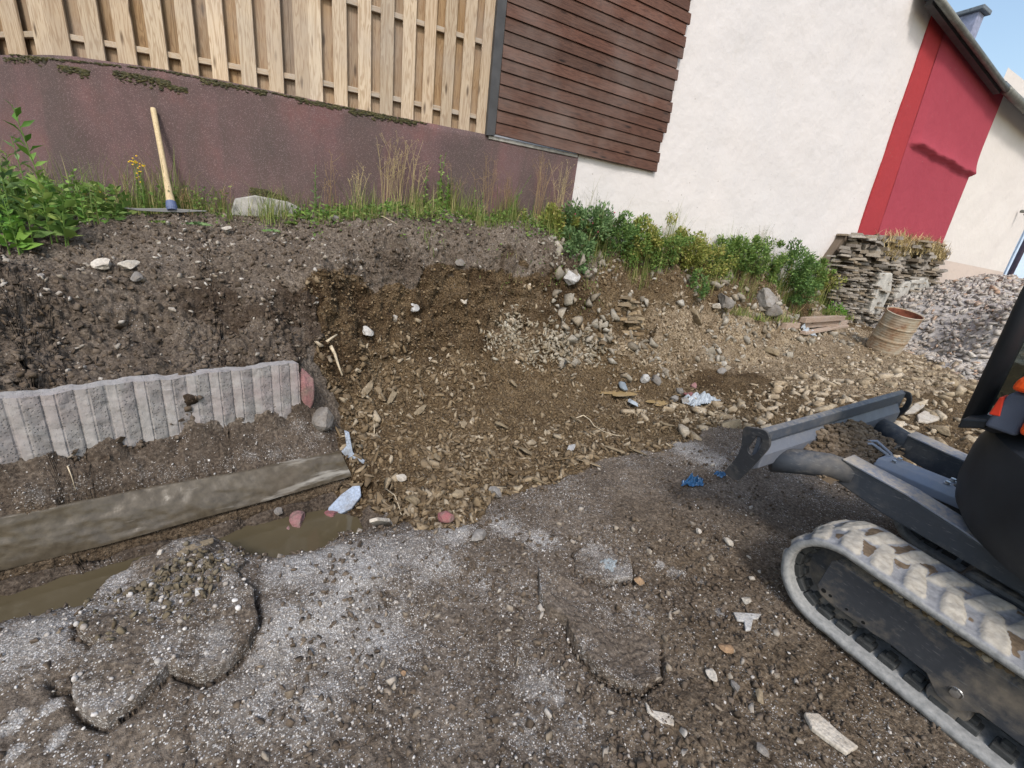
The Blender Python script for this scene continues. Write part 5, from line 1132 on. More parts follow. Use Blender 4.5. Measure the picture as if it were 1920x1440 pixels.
# insulation foam and plastic scraps
FOAM = m_rock('blue_foam', (.40, .47, .58), (.36, .43, .54), (.2, .17, .13), .55)
def crumple(name, px, py, L, Wd, Hh, mat, label, cat, seed, at=None, ang=0.):
    p = hit(px, py) if at is None else np.array(at); s = scale_at(p) / 2; n = 34; rs = np.random.default_rng(seed); V = []; F = []
    g = np.linspace(-1, 1, n); X, Y = np.meshgrid(g, g, indexing='ij'); R = np.hypot(X, Y); th = np.arctan2(Y, X); lim = .78 + .22 * np.sin(th * 3 + seed) * .6 + .1 * np.sin(th * 7 + seed * 2)
    q = np.c_[X.ravel(), Y.ravel(), np.full(n * n, seed * 3.)]; h = np.abs(fbm(q * 1.7, 4)).reshape(n, n) * 1.5 + .25 * np.abs(perlin(q * 6)).reshape(n, n)
    h = h * np.clip((lim - R) / .3, 0, 1) ** .5
    ca, sa = math.cos(rad(ang)), math.sin(rad(ang)); x = (X * L * ca - Y * Wd * sa) * s; y = (X * L * sa + Y * Wd * ca) * s
    zt = height((p[0] + x).ravel(), (p[1] + y).ravel()).reshape(n, n)
    P_ = np.stack([p[0] + x, p[1] + y, zt + .012 + h * Hh * s * 2], -1).reshape(-1, 3); id_ = np.arange(n * n).reshape(n, n); ok = R < lim
    F = [[id_[i, j], id_[i + 1, j], id_[i + 1, j + 1], id_[i, j + 1]] for i in range(n - 1) for j in range(n - 1) if ok[i, j] and ok[i + 1, j + 1] and ok[i + 1, j] and ok[i, j + 1]]
    o = mesh(name, P_ - p, F, mat); o.location = p; sm = o.modifiers.new('th', 'SOLIDIFY'); sm.thickness = .003; return tag(o, label, cat)
PL_W = plain('white_plastic', (.34, .375, .41), .4, var=.25, scale=30); PL_B = plain('blue_plastic', (.035, .12, .26), .25, var=.5, scale=40, spec=.6); PL_G = plain('grey_plastic_film', (.25, .28, .30), .3, var=.4, scale=30)
crumple('plastic_bag', 1312, 752, 100, 60, 12, PL_W, 'crumpled bluish white plastic heap left of the blade', 'plastic bag', 3)
crumple('plastic_bag', 1298, 908, 70, 34, 14, PL_B, 'crumpled dark blue plastic scrap in front of the blade', 'plastic bag', 5)
crumple('plastic_bag', 1350, 893, 34, 22, 9, PL_B, 'small blue plastic scrap right under the blade corner', 'plastic bag', 8)
crumple('plastic_film', 1140, 1062, 46, 40, 10, PL_G, 'grey plastic film on the small raised slab lump', 'plastic film', 7)
crumple('plastic_film', 1515, 625, 60, 26, 10, PL_W, 'white plastic scrap in front of the planks', 'plastic film', 9)
for k, (px, py) in enumerate([(1275, 738), (1290, 745), (1265, 752), (1298, 728), (1283, 757)]): rock(px, py, 20, 16, 14, k * 40, RR if k % 2 else RG, ['grey rubble lump left of the white plastic heap', 'reddish rubble lump behind the white plastic heap', 'grey rubble lump nearest the puddle beside the plastic', 'reddish rubble lump above the white plastic heap', 'grey rubble lump in front of the white plastic heap'][k], GP, 'rubble_lump', 'rubble lump')
def shardbox(px, lab, mat, th=.03):
    P_ = np.array([hit(*q) for q in px]); c = P_.mean(0); n = nrm(c[0], c[1], .1); P_ = P_ - np.outer((P_ - c) @ n, n); m = MB(); m.prism([tuple(q) for q in P_ - c], tuple(n * th)); o = m.build('foam_board', mat); o.location = c; bevel(o, .006); return tag(o, lab, 'foam board', 'broken foam boards')
fb = onP(656, 840, (.28, 2.80, .05), (-.15, -1, .05))
m = MB(); m.prism([onP(q[0], q[1], (.28, 2.80, .05), (-.15, -1, .05)) - fb for q in [(646, 808), (655, 812), (662, 850), (684, 864), (682, 873), (660, 868), (640, 848), (650, 838)]], (0, .02, 0)); o = m.build('foam_board', FOAM); o.location = fb; bevel(o, .004); tag(o, 'pale blue foam board standing at the end of the footing', 'foam board', 'broken foam boards')
shardbox([(612, 975), (618, 958), (640, 930), (662, 914), (676, 916), (678, 936), (660, 958), (636, 968), (622, 982)], 'pale blue foam board with a red end lying in the trench', FOAM, .035)
rock(623, 972, 30, 24, 20, 40, RR, 'red crust at the end of the lying foam board', None, 'concrete_chunk', 'concrete chunk')
# pink and grey end of the kerb
rock(575, 735, 34, 26, 90, 80, RR, 'pink painted concrete end of the ribbed kerb', None, 'concrete_chunk', 'concrete chunk', at=onY(572, 735, 3.06), cuts=6, sink=.5)
rock(608, 775, 60, 40, 56, 0, RG, 'grey concrete stump right of the ribbed kerb end', None, 'concrete_chunk', 'concrete chunk', at=onY(606, 785, 3.0), cuts=6, sink=.5)
# smooth muddy side of the strip footing
_bt = [onZ(p[0], p[1], z) for p, z in (((0, 970), .13), ((150, 940), .115), ((300, 910), .1), ((480, 880), .085), ((620, 852), .075), ((640, 850), .074))]
_bt = [np.array([-2.5, 2.12, .13])] + _bt; _ff = [np.array([-2.5, 2.045, -.10])] + [q + [0, 0, -.03] for q in Ff]
def _res(L, n):
    L = np.array(L); d = np.r_[0, np.cumsum(np.linalg.norm(np.diff(L, axis=0), axis=1))]; t = np.linspace(0, d[-1], n); return np.c_[np.interp(t, d, L[:, 0]), np.interp(t, d, L[:, 1]), np.interp(t, d, L[:, 2])]
A_, B_ = _res(_bt, 220), _res(_ff, 220); tt = np.linspace(0, 1, 26); G_ = A_[:, None] * (1 - tt)[None, :, None] + B_[:, None] * tt[None, :, None]
G_ = G_ + np.array([0, -.006, .002]) * np.sin(np.pi * np.clip(tt, .0, 1))[None, :, None] ** .5; g3 = G_.reshape(-1, 3); g3 = g3 + np.array([0, -1, .3]) * (.010 * fbm(g3 * np.array([2.5, 8, 8]), 4) + .004 * fbm(g3 * 18, 3))[:, None]
id_ = np.arange(220 * 26).reshape(220, 26); bk = g3.reshape(220, 26, 3)[:, 0] + [0, .12, -.02]
def m_smear():
    t = NT('smeared_mud'); v = t.vec((.5, 1, 3.5), rot=(0, 0, rad(-11))); n = t.noise(3.2, 5, .6, vec=v); n2 = t.noise(30, 4, .6); n3 = t.noise(1.6, 4, .6)
    c = t.ramp(n2, (.3, (.058, .046, .031)), (.7, (.095, .077, .053))); c = t.mix(t.ramp(n, (.58, 0.), (.66, .8)), c, (.30, .28, .245)); c = t.mix(t.ramp(n3, (.5, 0.), (.7, .6)), c, (.095, .073, .05))
    t.out(c, t.ramp(n3, (.4, .3), (.6, .65)), 0, .4); t.bump(t.math('ADD', n2, t.math('MULTIPLY', n, .7)), .3, .006); return t.m
ftv = np.vstack([g3, bk]); ftf = [[id_[i, j], id_[i, j + 1], id_[i + 1, j + 1], id_[i + 1, j]] for i in range(219) for j in range(25)] + [[5720 + i, id_[i, 0], id_[i + 1, 0], 5720 + i + 1] for i in range(219)]
o = mesh('strip_footing', ftv - B_[110], ftf, m_smear(), smooth=True); o.location = B_[110]; tag(o, 'smooth mud-smeared concrete strip footing along the back of the trench', 'footing')
# roots and sticks
ROOT = plain('pale_root', (.50, .42, .30), .8, var=.3, scale=30)
def stick(px, r, label, name='root', cat='root', lift=.02, mat=None):
    P_ = [hit(*q) for q in px]; c = P_[0].copy(); m = MB(); pts = [tuple(p - c + [0, 0, lift + .006 * (i % 2)]) for i, p in enumerate(P_)]; m.tube(pts, r, 7, r2=r * .5); o = m.build(name, mat or ROOT, smooth=True); o.location = c; return tag(o, label, cat)
stick([(1080, 787), (1093, 783), (1105, 790), (1113, 803), (1130, 812), (1150, 820), (1168, 822)], .006, 'pale bent root lying on the rubble')
stick([(620, 655), (628, 672), (634, 690), (642, 712)], .014, 'pale split stick at the left end of the cut', 'stick', 'stick', .03)
stick([(612, 648), (622, 642), (632, 634)], .012, 'short white peg above the split stick', 'stick', 'stick', .03)
stick([(745, 612), (747, 630), (744, 650)], .004, 'thin pale root hanging in the cut face left of centre')
stick([(700, 792), (702, 806), (701, 825)], .005, 'thin twig in the left rubble', 'stick', 'stick')
stick([(722, 920), (740, 935), (748, 955), (752, 972)], .004, 'thin bent rootlet at the rubble foot')
stick([(128, 880), (136, 900), (143, 925)], .003, 'thin twig on the earth below the ribbed kerb', 'stick', 'stick')
stick([(690, 405), (720, 412), (745, 425)], .004, 'thin dry root on the terrace edge')
# planks by the bank
PW = m_wood('weathered_plank', (.44, .37, .30), (.36, .28, .22), (.22, .12, .08), axis=0, weather=.7)
def plank(a, b, w, h, label, dz=0.):
    A, B = hit(*a), hit(*b); A[2] += dz; B[2] += dz; d = (B - A) / np.linalg.norm(B - A); s = np.cross([0, 0, 1.0], d); s /= np.linalg.norm(s); u = np.cross(d, s)
    c = (A + B) / 2 + u * h / 2; m = MB(); m.box((0, 0, 0), (np.linalg.norm(B - A), w, h), [d, s, u]); o = m.build('plank', PW); o.location = c; bevel(o, .006); return tag(o, label, 'plank', 'old planks dumped at the bank')
plank((1468, 617), (1583, 609), .09, .10, 'longest weathered plank lying lowest in the pile at the bank')
plank((1505, 627), (1585, 613), .10, .05, 'reddish plank slanting in front of the pile at the bank', .0)
plank((1500, 616), (1574, 610), .10, .09, 'short pale plank lying topmost in the pile at the bank', .105)

# rusty drum
dc = onZ(1655, 652, .58); RUST = NT('rusty_paint'); n_ = RUST.noise(7, 6, .65); hzb = RUST.sep(RUST.co.outputs['Object'], 2)
c_ = RUST.ramp(n_, (.38, (.36, .32, .25)), (.55, (.30, .215, .14)), (.68, (.18, .075, .035)))
wv_ = RUST.ramp(RUST.noise(2.5, 4), (.45, 0.), (.6, .5)); RUST.out(RUST.mix(wv_, c_, (.46, .42, .35)), .8, 0, .3); RUST.bump(RUST.noise(40, 4), .3, .005)
RIN = plain('drum_inside_rust', (.17, .055, .03), .9, var=.5, scale=9, bump=.4)
sc_d = scale_at(dc); DR = 31 * sc_d; DH = 85 * sc_d
dr = thing('steel_drum', 'rusty open steel drum leaning in front of the grey rubble heap', 'drum', tuple(dc - [0, 0, .03]), rot=(rad(12), rad(-8), 0))
pf = [(0, 0), (DR * .97, 0), (DR, .02)]
for k in range(60):
    h = .02 + (DH - .04) * k / 59; t = h / DH; r = DR * (1 + .010 * math.sin(t * 2 * math.pi * 17)) * 1.0
    for cc in (.34, .67): r += DR * .05 * math.exp(-((t - cc) / .018) ** 2)
    pf.append((r, h))
pf += [(DR * 1.03, DH - .012), (DR * 1.035, DH), (DR * .985, DH + .004), (DR * .965, DH - .01)]
m = MB(); m.lathe(pf, (0, 0, 0), (0, 0, 1), 48); m.build('drum_shell', RUST.m, dr, smooth=True, local=True)
m = MB(); m.lathe([(DR * .962, DH - .01), (DR * .955, DH * .4), (0, DH * .38)], (0, 0, 0), (0, 0, 1), 48); m.build('drum_inside', RIN, dr, smooth=True, local=True)

# pickaxe leaning on the wall
HB, HT = onP(322, 388, (-.95, 4.93, 1.5), (0, -1, 0)), onP(287, 203, PA + N1 * .03, N1)
pk = thing('pickaxe', 'pickaxe with pale wooden handle leaning head down on the wall', 'pickaxe', tuple(HB))
ash = m_wood('ash_handle', (.60, .47, .28), (.64, .52, .33), (.42, .30, .16), knots=False, weather=.3)
hd = (HT - HB); L_ = np.linalg.norm(hd); hd /= L_
m = MB(); m.tube([HB + hd * t for t in (0, .05, .12, .3 * L_, .7 * L_, L_ - .02, L_ - .004, L_)], [.033, .032, .028, .0225, .021, .022, .02, .012], 16); m.build('handle', ash, pk, smooth=True)
PM = m_steel('worn_tool_steel', (.12, .12, .125), (.22, .22, .22), (.3, .26, .2), .4, .4); PBL = m_steel('blue_tool_paint', (.07, .10, .20), (.10, .13, .24), (.3, .26, .2), .3)
a = onP(232, 390, HB, (0, -1, 0)); b = onP(388, 396, HB, (0, -1, 0)); V = []; F = []
pts = [a, a * .72 + HB * .28 + [0, 0, -.014], HB * .75 + a * .25 + [0, 0, -.024], HB + [0, 0, -.026], HB * .72 + b * .28 + [0, 0, -.022], HB * .3 + b * .7 + [0, 0, -.008], b]
wd = [.004, .011, .016, .022, .018, .02, .026]; hh = [.003, .010, .015, .018, .014, .008, .004]
for p, w, h in zip(pts, wd, hh): V += [p + [0, -w, -h], p + [0, w, -h], p + [0, w, h], p + [0, -w, h]]
for i in range(len(pts) - 1): F += [[4 * i + q, 4 * i + (q + 1) % 4, 4 * i + 4 + (q + 1) % 4, 4 * i + 4 + q] for q in range(4)]
F += [[3, 2, 1, 0], [len(V) - 4, len(V) - 3, len(V) - 2, len(V) - 1]]
bevel(mesh('head', V, F, PM, pk), .003)
m = MB(); m.tube([HB - hd * .035, HB - hd * .01, HB + hd * .05], [.036, .042, .036], 18); bevel(m.build('socket', PBL, pk), .003)

# grey rubble heap on the right
hp = []
for q in ((1655, 660), (1690, 668), (1722, 655), (1760, 672), (1800, 692), (1850, 715), (1900, 735), (1600, 600), (1640, 625)): hp.append(hit(*q) + [0, 0, -.01])
for q in ((1690, 556, 4.6), (1720, 548, 4.55), (1750, 540, 4.45), (1800, 528, 4.3), (1850, 517, 4.1), (1905, 530, 3.3), (1940, 548, 2.4), (1980, 575, 1.6), (1650, 583, 4.5)): hp.append(onY(*q))
hp += [np.array(q, float) for q in ((20, 4.8, 2.0), (23, 3, 1.3), (24, 0, .7), (19, -1.5, .6), (14, -1, .6), (11, .6, .55), (12, 5.0, 1.0), (14, 5.0, 1.45), (17, 5, 1.9), (22, 5, 1.8))]
hp = np.array(hp); _sv = _P, _Wt; _P = hp; _Wt = _rbf_fit(hp); gx = np.arange(8.5, 25, .07); gy = np.arange(-2, 5.0, .07); HZ = _grid(gx, gy); (_P, _Wt) = _sv
X, Y = np.meshgrid(gx, gy); base = height(X.ravel(), Y.ravel()).reshape(X.shape); q3 = np.c_[X.ravel(), Y.ravel(), HZ.ravel()]
tp = [hit(*q)[:2] for q in ((1590, 597), (1628, 612), (1655, 640), (1690, 660), (1722, 668), (1760, 685), (1800, 705), (1850, 730), (1900, 750))] + [(13, -2), (26, -2), (26, 5.2), (9.6, 5.2)]
ins = inpoly(X.ravel(), Y.ravel(), tp).reshape(X.shape); dt = _dline(X, Y, np.array(tp[:10])); HZ = np.where(ins, base + np.maximum(HZ - base, .05) * sstep(0, .5, dt) - .08 * (1 - sstep(0, .15, dt)), base - .1 - dt)
HZ = HZ + (.05 * fbm(q3 * 1.5, 4) + .03 * fbm(q3 * 6, 3)).reshape(X.shape); ok = HZ > base - .22
id_ = np.arange(X.size).reshape(X.shape); F = [[id_[i, j], id_[i, j + 1], id_[i + 1, j + 1], id_[i + 1, j]] for i in range(X.shape[0] - 1) for j in range(X.shape[1] - 1) if ok[i, j] or ok[i + 1, j + 1]]
hc = (15.0, 2.5, .6); Vh = np.c_[X.ravel(), Y.ravel(), HZ.ravel()]
heap = mesh('rubble_heap', Vh - hc, F, plain('heap_core', (.34, .32, .305), .95, var=.5, scale=14, bump=1, bs=30), smooth=True); heap.location = hc
tag(heap, 'broad heap of broken grey slate and brick rubble behind the drum', 'rubble heap')
rs = np.random.default_rng(77); okv = np.where((HZ > base - .05).ravel())[0]; dd = 1 / np.linalg.norm(Vh[okv] - C0, axis=1); i = rs.choice(okv, 24000, p=dd / dd.sum())
gzx = np.gradient(HZ, .07, axis=1).ravel(); gzy = np.gradient(HZ, .07, axis=0).ravel(); nn = np.c_[-gzx, -gzy, np.ones(len(gzx))][i]; nn /= np.linalg.norm(nn, axis=1, keepdims=True)
V, F = place(HX[0], HX[1], Vh[i] + np.c_[rs.uniform(-.035, .035, (len(i), 2)), np.zeros(len(i))], nn, (.024 + .07 * rs.random(len(i)) ** 2.4), .34, .6, rs, .25)
tag(mesh('stones', V, F, M['chip_grey'], heap), kind='stuff')
# earth lying on the blade arms
V = []; F = []; rr2 = random.Random(12)
for k in range(900):
    a, b = rr2.gauss(0, .42), rr2.random(); u = .70 + a * .36; v = .71 - b * .23; t = max(0, 1 - (a / 1.25) ** 2); w = .605 + .14 * t * (1 - b * .75) * rr2.uniform(.55, 1.05)
    if t <= 0: continue
    r = rr2.uniform(.006, .022) * (1 if b < .8 else .7); p = uvw(u, v, w); lump(V, F, p, (r, r, r * .75), rr2, .35)
so = np.array(uvw(.73, .6, .62)); gr = np.linspace(0, 1, 14); 
U_, B_ = np.meshgrid(np.linspace(-1.2, 1.2, 26), gr, indexing='ij'); Tm = np.clip(1 - (U_ / 1.25) ** 2, 0, 1)
base_v = np.array([uvw(.70 + a * .36, .725 - b * .25, .59 + .13 * t * (1 - b * .8)) for a, b, t in zip(U_.ravel(), B_.ravel(), Tm.ravel())]); base_v += (fbm(base_v * 9, 3) * .015)[:, None]
id_ = np.arange(26 * 14).reshape(26, 14); b0 = len(V); V = V + [tuple(p) for p in base_v]; F = F + [[b0 + id_[i, j], b0 + id_[i + 1, j], b0 + id_[i + 1, j + 1], b0 + id_[i, j + 1]] for i in range(25) for j in range(13)]
eh = mesh('earth_heap', np.array(V) - so, F, m_chip('blade_earth', [(.10, .075, .052), (.16, .12, .085), (.22, .175, .13), (.12, .09, .065)])); eh.location = so
tag(eh, 'small heap of crumbly brown earth lying on the dozer blade arms', 'earth heap')
# ------------------------------------------------------------------ plants
LG = {'blue': m_leaf('blue_green_leaf', (.07, .135, .05), (.14, .23, .085), (.22, .32, .14)), 'yel': m_leaf('yellow_green_leaf', (.15, .19, .04), (.28, .31, .07), (.40, .34, .11)),
      'mid': m_leaf('mid_green_leaf', (.07, .14, .03), (.15, .25, .055), (.26, .33, .09)), 'dark': m_leaf('dark_green_leaf', (.055, .115, .035), (.11, .195, .05), (.17, .27, .075)),
      'fresh': m_leaf('fresh_green_leaf', (.07, .17, .025), (.13, .27, .04), (.20, .33, .06)), 'straw': m_leaf('straw', (.42, .33, .15), (.54, .44, .24), (.34, .25, .11), .15),
      'dry': m_leaf('dry_stalk_brown', (.22, .14, .07), (.30, .20, .10), (.36, .27, .14), .1), 'grass': m_leaf('grass_blade', (.10, .16, .03), (.20, .25, .06), (.42, .36, .17)),
      'grey': m_leaf('grey_twig', (.20, .18, .13), (.30, .27, .20), (.16, .16, .10), .1)}
FLY = plain('yellow_flower', (.75, .48, .02), .6); FLP = plain('pink_flower', (.50, .10, .16), .6)
MOSS = m_leaf('moss_green', (.03, .03, .012), (.06, .055, .02), (.10, .085, .03), .05)
def leaves(pos, dirs, L, Wd, rs, bend=.25):
    """diamond leaves bent along the middle, n of them"""
    n = len(pos); d = dirs / np.linalg.norm(dirs, axis=1, keepdims=True); r = rs.normal(size=(n, 3)); s = np.cross(d, r); s /= np.linalg.norm(s, axis=1, keepdims=True); u = np.cross(s, d)
    u = np.where(u[:, 2:3] < 0, -u, u); L = L[:, None]; Wd = Wd[:, None]
    a = pos; m1 = pos + d * L * .45 + s * Wd * .5 + u * L * bend * .3; m2 = pos + d * L * .45 - s * Wd * .5 + u * L * bend * .3; e = pos + d * L - u * L * bend * .2; mid = pos + d * L * .5 + u * L * bend * .12
    V = np.stack([a, m1, e, m2, mid], 1).reshape(-1, 3); b = np.arange(n)[:, None] * 5
    F = np.concatenate([b + [0, 1, 4], b + [1, 2, 4], b + [2, 3, 4], b + [3, 0, 4]], 1).reshape(-1, 3); return V, F
def blades(pos, h, lean, w, rs):
    """grass blades: three-segment tapering ribbons"""
    n = len(pos); a = rs.random(n) * 6.28; d = np.c_[np.cos(a), np.sin(a), np.zeros(n)]; s = np.c_[-np.sin(a), np.cos(a), np.zeros(n)]; rows = []
    for t, k in ((0, 1.), (.4, .85), (.75, .55), (1, .05)):
        c = pos + np.outer(h * t * (1 - .25 * lean * t), [0, 0, 1]) + d * (h * lean * t * t)[:, None]; rows += [c - s * (w * k)[:, None], c + s * (w * k)[:, None]]
    V = np.stack(rows, 1).reshape(-1, 3); b = np.arange(n)[:, None] * 8
    F = np.concatenate([b + [2 * i, 2 * i + 1, 2 * i + 3, 2 * i + 2] for i in range(3)], 1).reshape(-1, 4); return V, F
def patch(n, px, Y0, Y1, rs):
    """random points on the ground under a stretch of the photo's width"""
    x0, x1 = px; X = rs.uniform(x0, x1, n); Yv = rs.uniform(Y0, Y1, n); return np.c_[X, Yv, height(X, Yv)]
def join(parts):
    V = []; F = []; b = 0
    for v, f in parts: V.append(v); F.append(f + b); b += len(v)
    return np.vstack(V), np.vstack(F)
rs = np.random.default_rng(101)
wallY = lambda x: np.where(x > PA[0], 4.95, 4.95 + (PA[0] - x) * math.tan(rad(17.3)) * 1.0)
parts = []
for n, x0, x1, back, hmin, hmax, lean in ((6500, -3.9, -.9, .9, .07, .34, .7), (2200, -1.1, .2, .4, .05, .22, .9), (6500, .2, 3.4, .42, .06, .27, .7), (900, .4, 3.6, .75, .03, .10, .9), (5000, 3.2, 9.6, .4, .12, .5, .5)):
    X = rs.uniform(x0, x1, n); Yv = wallY(X) - back * rs.random(n) ** 1.6; cl = np.clip(fbm(np.c_[X * 3, Yv * 3, X * 0], 3) * 1.7 + .38, 0.02, 1.2) * ~((X > -1.35) & (X < -.6) & (Yv < 5.02)); k = rs.random(n) < cl
    p = np.c_[X, Yv, height(X, Yv)][k]; h = (hmin + (hmax * 1.25 - hmin) * rs.random(len(p)) ** 2) * (.5 + np.clip(cl[k], 0, 1)); parts.append(blades(p, h, rs.uniform(.1, lean, len(p)), rs.uniform(.0012, .0032, len(p)), rs))
p = np.vstack([np.tile(hit(*q), (150, 1)) + np.c_[rs.normal(0, .1, (150, 2)), np.zeros(150)] for q in ((1462, 602), (1575, 597), (1548, 590), (1420, 600), (1380, 590))]); parts.append(blades(p, rs.uniform(.05, .2, len(p)), rs.uniform(.2, .8, len(p)), rs.uniform(.003, .006, len(p)), rs))
V, F = join(parts); tag(mesh('grass', V, F, LG['grass']), kind='stuff')
# low leafy cover along the wall foot
parts = []
for n, x0, x1, back, sz in ((5200, -3.3, -1.25, 1.0, .06), (700, -1.2, -.5, .4, .03), (4800, .15, 3.4, .45, .036), (1500, -.6, 3.5, .75, .028), (1200, 3.3, 9.6, .35, .04)):
    X = rs.uniform(x0, x1, n); Yv = wallY(X) - back * rs.random(n) ** 1.5; cl = np.clip(fbm(np.c_[X * 3.2 + 9, Yv * 3, X * 0], 3) + .5, 0.02, 1.2); k = rs.random(n) < cl
    p = np.c_[X, Yv, height(X, Yv)][k]; n = len(p); p[:, 2] += rs.random(n) ** 2 * (.22 if x1 < 0 else .10); d = rs.normal(size=(n, 3)); d[:, 2] = np.abs(d[:, 2]) * .5; L = sz * rs.uniform(.5, 1.5, n); parts.append(leaves(p, d, L, L * rs.uniform(.35, .7, n), rs))
V, F = join(parts); tag(mesh('undergrowth', V, F, LG['mid']), kind='stuff')
# straw on the ruined wall
parts = []
for q, n, sx in (((1690, 455), 260, .35), (1, 0, 0), ((1735, 462), 380, .4), ((1758, 480), 260, .2), ((1670, 478), 130, .25), ((1710, 470), 220, .4)):
    if n == 0: continue
    c = onY(q[0], q[1], 4.66) if isinstance(q, tuple) else None; p = c + np.c_[rs.normal(0, sx, n), rs.uniform(-.08, .15, n), rs.normal(-.03, .05, n)]; parts.append(blades(p, rs.uniform(.10, .30, n), rs.uniform(.3, 1.1, n), rs.uniform(.004, .009, n), rs))
V, F = join(parts); tag(mesh('grass', V, F, LG['straw']), kind='stuff')
# moss on the garden wall
V = []; F = []; r3 = random.Random(3)
def mossrow(pts, wdt, n, drop):
    for _ in range(int(n * 1.8)):
        t = r3.random() * (len(pts) - 1); i = int(t); f = t - i; px = pts[i][0] * (1 - f) + pts[i + 1][0] * f; py = pts[i][1] * (1 - f) + pts[i + 1][1] * f
        o, D, Nn = facet(px, py); p = onP(px, py + abs(r3.gauss(0, drop)), o, Nn) + Nn * .004; s = r3.uniform(.004, .011); lump(V, F, p, (s * 1.7, s * .5, s * .7), r3, .45)
mossrow([(10, 108), (60, 108), (90, 110)], 0, 60, 5); mossrow([(110, 122), (150, 128), (168, 133)], 0, 90, 6); mossrow([(215, 132), (262, 140), (300, 148), (318, 152)], 0, 190, 7); mossrow([(318, 160), (350, 165)], 0, 60, 4)
mossrow([(380, 150), (440, 160), (500, 172)], 0, 130, 3); mossrow([(555, 184), (640, 202)], 0, 90, 3); mossrow([(655, 206), (700, 214), (740, 222), (780, 228)], 0, 150, 3.5); mossrow([(470, 352), (500, 356), (540, 372)], 0, 160, 7)
mossrow([(20, 102), (300, 130), (580, 187), (800, 231)], 0, 260, 1.2)
tag(mesh('moss', V, F, MOSS), kind='stuff')

def shrub(name, label, cat, c, s, n, leaf, mat, base, group=None, stems=5, clump=24, flowers=None, nf=0, spiky=.3):
    t = thing(name, label, cat, tuple(base), group); r = np.random.default_rng(int(abs(c[0] * 1000 + n)))
    cc = r.normal(size=(clump, 3)); cc /= np.linalg.norm(cc, axis=1, keepdims=True); cc = c + cc * np.array(s) * r.uniform(.35, 1.05, (clump, 1)); cr = np.array(s).mean() * r.uniform(.14, .42, clump)
    k = r.integers(0, clump, n); d = r.normal(size=(n, 3)); d /= np.linalg.norm(d, axis=1, keepdims=True); q = cc[k] + d * cr[k][:, None] * (r.random(n) ** .4)[:, None] * [1, .9, 1.0]
    g = height(q[:, 0], q[:, 1]); q = q[(q[:, 2] > g - .03) & (q[:, 1] < 4.99)]; n = len(q); dd = (q - c) + r.normal(size=(n, 3)) * .15; dd[:, 2] += spiky * np.linalg.norm(dd, axis=1)
    L = leaf * r.uniform(.5, 1.4, n); V, F = leaves(q, dd, L, L * r.uniform(.3, .6, n), r); mesh('foliage', V, F, mat, t)
    m = MB()
    for i in range(stems):
        e = cc[i % clump]; b = np.array(base) + [r.normal(0, .03), r.normal(0, .02), -.02]; m.tube([b, (b + e) / 2 + r.normal(0, .02, 3), e], .005, 5, r2=.002)
    m.build('stems', LG['dry'], t)
    if flowers:
        V, F = [], []; rr4 = random.Random(n)
        for i in r.integers(0, n, nf): lump(V, F, q[i] + (q[i] - c) * .08, (.012, .012, .010), rr4, .2)
        mesh('blossom', V, F, flowers, t)
    return t
GS = 'shrubs on the bank below the pale wall'
def at_(px, py, Y): return onY(px, py, Y)
def sh(px, py, Y, wpx, hpx, n, leaf, mat, label, **k):
    c = at_(px, py, Y); s = scale_at(c); b = np.array([c[0], min(Y + .05, 4.85), 0]); b[2] = hz(b[0], b[1]); hs = max(hpx * s, .05) * 1.28; wpx *= 1.4; n = int(n * 1.5)
    return shrub('shrub', label, 'shrub', c, (wpx * s, .22, hs), n, leaf, LG[mat], b, GS, **k)
sh(1105, 428, 4.72, 58, 32, 2600, .045, 'blue', 'blue-green shrub with pink flower heads at the wall corner', flowers=FLP, nf=26)
sh(1082, 470, 4.50, 26, 36, 1100, .045, 'blue', 'blue-green shrub hanging over the cut below the flowering one')
sh(1150, 435, 4.72, 44, 30, 1600, .045, 'dark', 'dark green shrub right of the flowering one')
sh(1225, 455, 4.72, 50, 38, 2400, .040, 'yel', 'yellow-green shrub in the middle of the bank row')
sh(1255, 470, 4.62, 34, 34, 1300, .040, 'mid', 'mid-green shrub dipping over the edge beside the yellow-green one')
sh(1320, 480, 4.74, 60, 26, 2200, .042, 'yel', 'second yellowish shrub lower on the bank row')
sh(1400, 485, 4.74, 52, 34, 2200, .048, 'mid', 'mid-green shrub under the dry airy weeds')
sh(1490, 500, 4.70, 42, 44, 2600, .050, 'dark', 'tall dark green shrub near the slate wall')
sh(1505, 545, 4.60, 30, 28, 1300, .050, 'dark', 'dark green shrub hanging lowest by the boulders')
sh(1306, 535, 4.50, 15, 22, 420, .045, 'dark', 'small dark shrub alone on the bare bank')
sh(1550, 530, 4.72, 26, 18, 600, .045, 'yel', 'small yellowish shrub at the foot of the slate wall')
sh(1560, 590, 4.5, 22, 14, 420, .05, 'fresh', 'bright green weed behind the planks')
for k, (px, py, w_, h_, mt, lb) in enumerate([(1185, 452, 50, 30, 'mid', 'mid-green shrub between the flowering and yellow-green ones'), (1285, 462, 50, 30, 'yel', 'yellowish shrub with a pale top right of the yellow-green one'), (1360, 478, 50, 30, 'mid', 'leafy shrub between the two yellowish ones and the tall dark one'), (1445, 490, 48, 34, 'mid', 'fresh shrub leaning against the tall dark one'), (1050, 425, 40, 26, 'yel', 'yellowish shrub at the end of the plinth'), (1530, 515, 30, 28, 'mid', 'shrub filling the gap before the slate wall')]):
    sh(px, py, 4.78, w_, h_, 2000, .042, mt, lb)
